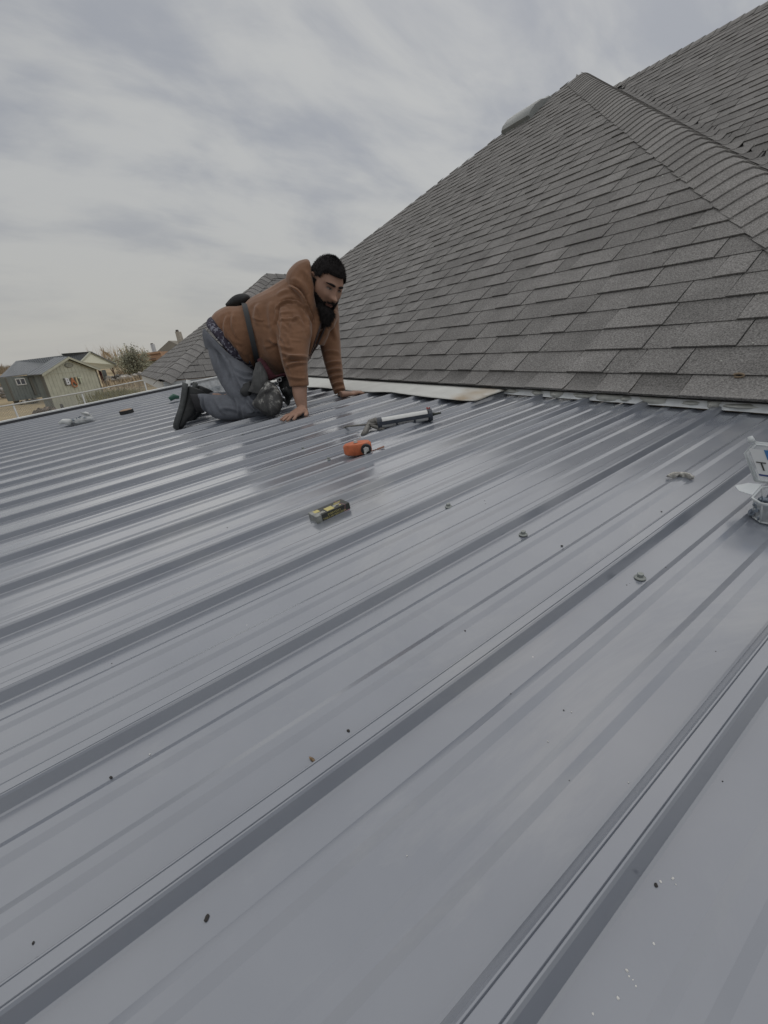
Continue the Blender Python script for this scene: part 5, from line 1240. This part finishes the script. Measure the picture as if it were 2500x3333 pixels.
for f in (.33, .68): 
    c = g0.lerp(g1, f); q = [c+gy*math.cos(t)*.0265+gz*math.sin(t)*.0265 for t in np.linspace(math.pi, 2*math.pi, 9)]; mb.tube(q, .0045, 6)
mb.build('cradle', MGUN, gun)
mb = MB(); mb.tube([g1+gx*.008, g1+gx*.022, g1+gx*.05], [.009, .006, .0038], 10); mb.build('nozzle', mat('dark_nozzle', (.035, .042, .035), .5), gun, smooth=True)
mb = MB(); c = g1-gx*.01+RN*.027; mb.tube([c, c+RN*.008], .004, 6); mb.tube([c+gx*.006, c+gx*.012+RN*.006], .003, 6); mb.build('seal_cutter', mat('red_metal', (.36, .06, .05), .5), gun)
mb = MB(); r0_ = g0+gx*0; mb.tube([r0_, onroof(1168, 1384, .03), onroof(1128, 1388, .026), onroof(1115, 1396, .014), onroof(1118, 1402, .006)], .0042, 8); mb.build('push_rod', MGREY, gun, smooth=True)
def plate(name, pts, wd, m, parent, th=.012):
    P = [onroof(*p) for p in pts]; mb = MB(); mb.tube(P, wd, 8); o = mb.build(name, m, parent, smooth=True); return o
plate('handle', [(1226, 1372, .032), (1204, 1378, .026), (1196, 1392, .018), (1188, 1408, .010), (1180, 1416, .006)], [.020, .017, .013, .013, .009], MGREY, gun)
plate('trigger', [(1208, 1384, .024), (1224, 1390, .016), (1240, 1396, .009), (1252, 1396, .007)], [.010, .010, .009, .006], MGREY, gun)
# small carton
a = onroof(1034, 1706); b = onroof(1142, 1657); ex = (b-a).normalized(); L_ = (b-a).length; ey = RN.cross(ex).normalized(); W_, H_ = .044, .020
box = empty('carton', a+ex*L_/2, 'small black carton with yellow and white print lying in a pan between ribs', 'carton')
MBOX = mat('black_card', (.030, .033, .030), .42, noise=(80, .3, 5)); MPLAS = mat('clear_wrap', (.20, .21, .20), .25, noise=(60, .4, 6)); MYEL = mat('yellow_print', (.50, .44, .17), .5); MWPR = mat('white_print', (.46, .46, .42), .5)
mb = MB(); mb.box(a+ex*L_/2+ey*W_/2+RN*H_/2, ex*L_/2, ey*W_/2, RN*H_/2); bo = mb.build('box', MBOX, box); bevel(bo, .0012, 2)
mb = MB(); mb.box(a+ex*.008+ey*W_/2+RN*(H_/2), ex*.0085, ey*(W_/2+.0006), RN*(H_/2+.0006)); bevel(mb.build('wrapper', MPLAS, box), .001, 1)
def print_(x0, x1, y0, y1, m): 
    mb = MB(); mb.box(a+ex*L_*(x0+x1)/2+ey*W_*(y0+y1)/2+RN*(H_+.0004), ex*L_*(x1-x0)/2, ey*W_*(y1-y0)/2, RN*.0003); mb.build('printed_panel', m, bo)
print_(.36, .58, .12, .62, MYEL); print_(.09, .24, .50, .86, MYEL)
for q, (x0, x1, y0, y1) in enumerate(((.60, .66, .30, .50), (.62, .80, .40, .48), (.66, .84, .56, .62), (.70, .90, .70, .75), (.74, .80, .2, .3), (.12, .32, .20, .27), (.14, .30, .34, .40))): print_(x0, x1, y0, y1, MWPR if q < 2 or q > 4 else MYEL)
put_text('lettering', 'EVERYDAY', .0085, a+ex*L_*.52+RN*H_*.66-ey*.0008, ex, RN, MYEL, bo); put_text('lettering', 'TABULAR PERFORMA', .0075, a+ex*L_*.52+RN*H_*.28-ey*.0008, ex, RN, MYEL, bo)
mb = MB(); mb.tube([a+ex*L_*.80-ey*.001, a+ex*L_*.86-ey*.001+RN*H_, a+ex*L_*.78+ey*W_+RN*(H_+.001)], .0007, 4); mb.tube([a+ex*L_*.82-ey*.0015+RN*.001, a+ex*L_*.95-ey*.002+RN*.003], .0012, 4); mb.build('rubber_band', mat('pink_band', (.36, .20, .22), .6), box)
# washer-head screws
scr0 = None
MSCR = mat('grey_screw_paint', (.24, .26, .25), .4, metal=.2, spec=.6, noise=(200, .15))
def make_screw():
    s = empty('roofing_screw', (0, 0, 0), '', 'screw', 'hex-head roofing screws driven into the metal roof')
    def lat(name, prof, n=16, par=s, m=MSCR, hexa=False):
        n = 6 if hexa else n; V = []; K = len(prof)
        for (r, z) in prof:
            for q in range(n): t = 2*math.pi*q/n; V.append((r*math.cos(t), r*math.sin(t), z))
        o = link(name, mesh(name, V, [(i*n+q, i*n+(q+1) % n, (i+1)*n+(q+1) % n, (i+1)*n+q) for i in range(K-1) for q in range(n)]+[tuple((K-1)*n+q for q in range(n))], m), par); return o
    lat('rubber_washer', [(.0085, 0), (.0088, .0012), (.006, .002)], m=MBLACK); lat('washer', [(.0088, .0016), (.0086, .0028), (.0055, .0046)]); lat('hex_head', [(.0052, .0044), (.0052, .0095), (.0046, .0102)], hexa=True)
    return s
SCL = {(1460, 1651): 'screw head in the pan right of the carton', (1703, 1742): 'screw head in the middle pan, second from the right', (2083, 1883): 'nearest screw head, biggest of the row', (1070, 1497): 'small screw head just left of the orange reel', (987, 1464): 'small screw head up-left of the orange reel', (792, 1418): 'far tiny screw head just below the kneeling man'}
sr = make_screw(); first = True
q_ = RN.to_track_quat('Z', 'Y')
for (px, py), lab in SCL.items():
    if first: o = sr; first = False
    else:
        o = sr.copy(); COL.objects.link(o)
        for ch in sr.children: c2 = ch.copy(); COL.objects.link(c2); c2.parent = o
    o.location = onroof(px, py); o.rotation_mode = 'QUATERNION'; o.rotation_quaternion = q_; o['label'] = lab
    if py > 1600: pass
# debris
MDEB = mat('dark_debris', (.035, .032, .030), .8, noise=(300, .4)); MDEB2 = mat('brown_pod', (.17, .115, .065), .8, noise=(300, .5))
def crumb(px, py, r, seed, m=MDEB, name='debris_speck', lab='tiny dark crumb on the metal roof', elong=1.3, group='dark crumbs scattered on the metal roof', dz=.001):
    mb = MB(); p = onroof(px, py); rr = np.random.default_rng(seed)
    ax = Vector((rr.normal(), rr.normal(), 0)).normalized(); ay = RN.cross(ax)
    V = []; n = 7
    for i in range(5):
        th = math.pi*(i+.4)/4.8
        for j in range(n): ph = 2*math.pi*j/n; k = rr.uniform(.75, 1.2); V.append(p+ax*math.cos(th)*r*elong+(ay*math.cos(ph)+RN*math.sin(ph)*.7)*math.sin(th)*r*k+RN*r*.6)
    mb.add(V, [(i*n+j, i*n+(j+1) % n, (i+1)*n+(j+1) % n, (i+1)*n+j) for i in range(4) for j in range(n)]+[tuple(range(n)), tuple(4*n+j for j in range(n))[::-1]])
    return mb.build(name, m, None, label=lab, cat='debris', group=group)
CR_L = [(1829, 1778, .0030, 'black crumb between the middle and the nearest screw heads'), (1514, 2054, .0020, 'dark crumb in the open pan well below the middle screw head'), (1134, 2380, .0028, 'dark crumb just up and right of the brown seed pod'), (362, 2532, .0028, 'black crumb alone in the pan at lower left'), (2135, 2882, .0022, 'dark crumb near the bottom right beside pale flecks'), (2153, 1666, .0022, 'dark crumb in the pan below the strip of old caulk'), (2168, 1850, .0022, 'dark crumb just right of the nearest screw head'), (740, 1718, .0022, 'dark crumb in the pan left of the small carton')]
for i, (px, py, r, lab) in enumerate(CR_L): crumb(px, py, r*.62, i, lab=lab)
def grit(name, pts, r, m, lab, fn, cat='grit'):
    mb = MB(); rr = np.random.default_rng(len(pts))
    for (px, py) in pts:
        p = fn(px, py); k = r*rr.uniform(.7, 1.3); rock_mesh(mb, p+RN*k*.3, k, int(rr.integers(1e6)), 1.0)
    return mb.build(name, m, None, kind='stuff', label=lab, cat=cat)
grit('grit', [(1663, 2259), (1509, 2281), (1835, 2312), (109, 3070), (251, 2617), (1853, 2541), (2050, 1900), (2420, 2335), (2040, 1905), (364, 2160), (1578, 1630), (2330, 2120), (2352, 2544), (1580, 1640), (2300, 1990), (1900, 1500), (2070, 1480), (1960, 1440), (2150, 1420), (2240, 1440), (2300, 1420), (1760, 1460)], .0011, MDEB, 'fine dark grit scattered over the metal roof', onroof)
grit('paint_flecks', [(1325, 2786), (2128, 3072), (2047, 3178), (1690, 2262), (2012, 3250), (1187, 2526), (488, 2456), (1783, 2414), (2046, 2547), (2108, 2560), (1860, 2318), (2200, 2880), (1273, 1570), (2060, 3190), (2070, 3210), (1930, 3300), (2040, 3160), (2150, 2870), (2190, 2860)], .0010, mat('white_crumb_mat', (.60, .60, .58), .6), 'tiny pale flecks scattered over the metal roof', onroof)
crumb(1017, 2474, .0021, 55, MDEB2, 'seed_pod', 'brown mottled seed pod lying beside a rib in the lower middle', 2.6, None)
crumb(674, 2990, .0022, 57, MDEB, 'dirt_clod', 'smudged grey dirt clod on the lower left pan', 1.3, None)
# sealant crumbs and twig of old caulk
mb = MB(); q = [onroof(2174, 1549, .006), onroof(2190, 1546, .009), onroof(2208, 1543, .009), onroof(2225, 1543, .010), onroof(2243, 1548, .008), onroof(2258, 1555, .005)]
mb.tube(q, [.003, .0058, .005, .0066, .0066, .0025], 9)
o = mb.build('old_caulk_strip', mat('dirty_caulk', (.46, .45, .42), .8, noise=(120, .65, 5), bump=(150, .8, .004)), None, smooth=True, label='crumpled dirty strip of old caulk lying across the pan upper right', cat='debris')
out_ = np.random.default_rng(2)
for v in o.data.vertices: v.co += Vector(out_.normal(0, .0016, 3))
crumb(2290, 1352, .0045, 80, MSEAL, 'sealant_crumb', 'white sealant crumb sitting on the rib near the flashing', 1.4, None)
crumb(1437, 1322, .005, 81, MSEAL, 'sealant_crumb', 'pale sealant crumb beside the nozzle of the caulking gun', 1.5, None)
crumb(1232, 1397, .006, 82, MSEAL, 'sealant_crumb', 'pale crumb in the shade under the caulking gun', 1.5, None)
# disc (roll of tape) far left
c = onroof(417, 1352); ro = empty('tape_roll', c, 'small dark tape roll with a tan top lying on the far ribs', 'tape roll')
mb = MB(); mb.tube([c+RN*.018, c+RN*.050], [.060, .060], 20); mb.build('roll', MBLACK, ro); mb = MB(); mb.tube([c+RN*.050, c+RN*.056], [.052, .040], 20); mb.build('label_disc', mat('tan_label', (.30, .20, .13), .7), ro)
# clear bag of screws
MCLR = mat('clear_film', (.62, .64, .64), .3, alpha=.42, spec=.6, noise=(30, .3)); MSCB = mat('blue_grey_screws', (.20, .235, .28), .4, metal=.4)
def pile(parent, c, ex, ey, L_, W_, H_, n, ln, seed, m=MSCB):
    rr = np.random.default_rng(seed)
    mb = MB()
    for i in range(n):
        p = c+ex*rr.uniform(-.5, .5)*L_+ey*rr.uniform(-.5, .5)*W_+RN*(.004+rr.random()*H_); d = Vector(rr.normal(0, 1, 3)); d.z *= .25; d = d.normalized()*ln*.5
        mb.tube([p-d, p+d*.8], .0022*ln/.03, 5); mb.tube([p+d*.8, p+d*.86, p+d], [.0062*ln/.03, .0062*ln/.03, .0035*ln/.03], 8)
    return mb.build('screws', m, parent, kind='stuff', smooth=False)
a = onroof(252, 1388); b = onroof(303, 1374); ex = (b-a).normalized(); ey = RN.cross(ex); L_ = (b-a).length; c = (a+b)/2+ey*.06
bg = empty('screw_bag', c, 'open clear plastic bag of screws lying on the far left ribs', 'bag')
mb = MB(); n = 14; V = []
for (f, h) in ((-.55, .012), (-.45, .05), (0, .06), (.45, .05), (.58, .07)):
    for q in range(n): t = 2*math.pi*q/n; V.append(c+ex*L_*f+ey*.085*math.cos(t)+RN*(.030+h*.6*math.sin(t)+rng.uniform(-.006, .006)))
mb.add(V, [(i*n+q, i*n+(q+1) % n, (i+1)*n+(q+1) % n, (i+1)*n+q) for i in range(4) for q in range(n)]); mb.build('film', MCLR, bg, smooth=True)
mb = MB(); mb.tube([c-ex*L_*.55+RN*.04, c-ex*L_*.8+RN*.06+ey*.05, c-ex*L_*1.05+RN*.05+ey*.07], [.030, .022, .010], 8); mb.tube([c+ex*L_*.5+RN*.07, c+ex*L_*.62+RN*.09], [.05, .01], 8); mb.build('twisted_end', mat('white_film', (.66, .68, .68), .4, alpha=.8), bg, smooth=True)
pile(bg, c+RN*.016, ex, ey, L_*.85, .12, .035, 90, .045, 5)
# tub behind the man's legs
a = onroof(690, 1292); c = a+Vector((.05, .15, 0)); c.z = rz(c.x)+.02
t2 = empty('plastic_tub', c, 'open clear plastic tub partly hidden behind the man\'s lower legs', 'tub')
mb = MB(); V = [c+RX*x+RY*y+RN*z for z, k in ((.0, .85), (.13, 1.0)) for x, y in ((-.11*k, -.09*k), (.11*k, -.09*k), (.11*k, .09*k), (-.11*k, .09*k))]
mb.add(V, [(0, 1, 5, 4), (1, 2, 6, 5), (2, 3, 7, 6), (3, 0, 4, 7), (0, 3, 2, 1)]); mb.build('body', MCLR, t2); pile(t2, c+RN*.01, RX, RY, .16, .12, .04, 50, .04, 6)
mb = MB(); p = c+RX*-.24+RN*.03; mb.tube([p-RX*.06, p+RN*.05+RX*.01, p+RN*.14+RX*.05], [.015, .02, .022], 8); o = mb.build('white_tube', mat('matte_white', (.60, .62, .62), .5), None, smooth=True, label='short white tube standing behind the man\'s trainers', cat='tube')
mb = MB(); p = c+RX*-.42+RN*.03; mb.tube([p, p+RX*.05+RN*.02, p+RX*.09], [.02, .028, .015], 8); mb.build('green_cap', mat('dark_green_plastic', (.03, .10, .075), .5), None, smooth=True, label='small dark green cap just behind the man\'s heel', cat='cap')

# hinged clear box of screws at the right edge
o0 = onroof(2426, 1698)
bx_ = empty('screw_box', o0+RX*.06, 'clear hinged plastic box of blue-grey screws with its lid open at the right edge', 'screw box')
exb = (onroof(2640, 1745)-o0).normalized(); eyb = RN.cross(exb).normalized()
LB, WB, HB = .125, .085, .044
MCLP = mat('clear_polypropylene', (.66, .69, .71), .28, alpha=.42, spec=.7); MRIM = mat('clear_rim', (.62, .66, .68), .3, alpha=.75, spec=.6)
def octo(L_, W_, z, k=1.0, ch=.016, c0=None): 
    c = (c0 or o0+exb*LB/2+eyb*WB/2)+RN*z; return [c+exb*x*k+eyb*y*k for x, y in ((-L_/2+ch, -W_/2), (L_/2-ch, -W_/2), (L_/2, -W_/2+ch), (L_/2, W_/2-ch), (L_/2-ch, W_/2), (-L_/2+ch, W_/2), (-L_/2, W_/2-ch), (-L_/2, -W_/2+ch))]
mb = MB(); V = octo(LB, WB, .003, .90)+octo(LB, WB, HB); mb.add(V, [tuple(range(8))[::-1]]+[(q, (q+1) % 8, 8+(q+1) % 8, 8+q) for q in range(8)]); tray = mb.build('tray', MCLP, bx_)
mb = MB(); q = octo(LB+.004, WB+.004, HB); mb.tube(q+[q[0]], .0022, 6); q = octo(LB, WB, .004, .9); mb.tube(q+[q[0]], .0018, 6)
for A_, B_ in zip(octo(LB, WB, .004, .9), octo(LB, WB, HB)): mb.tube([A_, B_], .0013, 5)
mb.build('rim', MRIM, tray, smooth=True)
mb = MB(); c = o0-exb*.004+eyb*WB*.62+RN*(HB+.001); mb.add([c+eyb*.030, c-eyb*.030, c-eyb*.022-exb*.022, c-exb*.034, c+eyb*.024-exb*.020]+[v+RN*.0015 for v in (c+eyb*.030, c-eyb*.030, c-eyb*.022-exb*.022, c-exb*.034, c+eyb*.024-exb*.020)], [(5, 6, 7, 8, 9), (0, 1, 6, 5), (1, 2, 7, 6), (2, 3, 8, 7), (3, 4, 9, 8)]); mb.build('hang_tab', MRIM, bx_)
rr = np.random.default_rng(31)
for i in range(64):
    p = o0+exb*rr.uniform(.010, LB-.016)+eyb*rr.uniform(.010, WB-.014)+RN*(.006+.024*rr.random()); d = Vector(rr.normal(0, 1, 3)); d.z *= .25; d = d.normalized()*.014
    mb = MB(); mb.tube([p-d, p+d*.7], .0030, 7); mb.tube([p+d*.70, p+d*.80], [.0075, .0070], 12); mb.tube([p+d*.8, p+d*1.05], [.0042, .0040], 6); mb.build('screw', MSCB, bx_)
# lid standing open on the far long edge
lb = o0-exb*.016+eyb*(WB+.004)+RN*(HB+.004); lu = (RN*.80+eyb*.25-exb*.48).normalized(); ln_ = exb.cross(lu).normalized()
V = []; 
def lp(x, y, z): return lb+exb*(x)+lu*y+ln_*z
mb = MB(); pts = [(.0, .0), (LB, .0), (LB, WB-.02), (LB-.022, WB), (.022, WB), (0, WB-.026)]; n = len(pts)
for z in (0, .012): V += [lp(x if z == 0 else x*.9+LB*.05, y if z == 0 else y*.9+WB*.05, z) for x, y in pts]
mb.add(V, [tuple(range(n, 2*n))]+[(q, (q+1) % n, n+(q+1) % n, n+q) for q in range(n)]); lid = mb.build('lid', MCLP, bx_)
mb = MB(); q = V[:n]; mb.tube(q+[q[0]], .0022, 6); q = V[n:]; mb.tube(q+[q[0]], .0016, 6); c = lp(.018, WB, 0); mb.tube([c, c+lu*.012], [.006, .004], 8); mb.build('rim', MRIM, lid, smooth=True)
def lrect(name, x0, x1, y0, y1, z, m): return child(name, [lp(x0, y0, z), lp(x1, y0, z), lp(x1, y1, z), lp(x0, y1, z)], [(0, 1, 2, 3)], m, lid)
lrect('label_card', .012, LB-.012, .014, WB-.014, .0135, mat('white_card', (.56, .58, .60), .5)); lrect('label_band', .034, LB-.012, .050, WB-.014, .0142, mat('blue_print', (.03, .14, .34), .5)); lrect('label_band', .012, LB-.012, .014, .018, .0142, mat('navy_print', (.03, .05, .16), .5))
put_text('lettering', 'Teks', .026, lp(.040, .034, .0150), exb, lu, MATS['black_print'], lid)
# acorn cap and pale specks on the shingles
def onA(px, py, h=.008):
    d = CF + (px-PCX)/FPX*CR - (py-PCY)/FPX*CU; t_ = math.tan(TH); k = (AZ0-t_*AX0)/(d.z-t_*d.x); return d*k+NA*h
mb = MB(); c = onA(2405, 1228); mb.tube([c+Vector((math.cos(t)*.0, math.cos(t)*.014, math.sin(t)*.006)) for t in np.linspace(0, 5.6, 12)], .0035, 6); mb.build('curled_twig', mat('tan_twig', (.22, .17, .12), .8), None, smooth=True, label='tiny curled tan twig caught on the lowest shingles at right', cat='twig')
grit('sealant_flecks', [(2450, 1126), (2470, 970), (2158, 580), (1778, 1143), (1980, 1212), (1722, 1098), (2348, 1184), (1690, 905)], .0048, MSEAL, 'small white sealant flecks scattered on the grey shingles', lambda a, b: onA(a, b, .010), 'flecks')
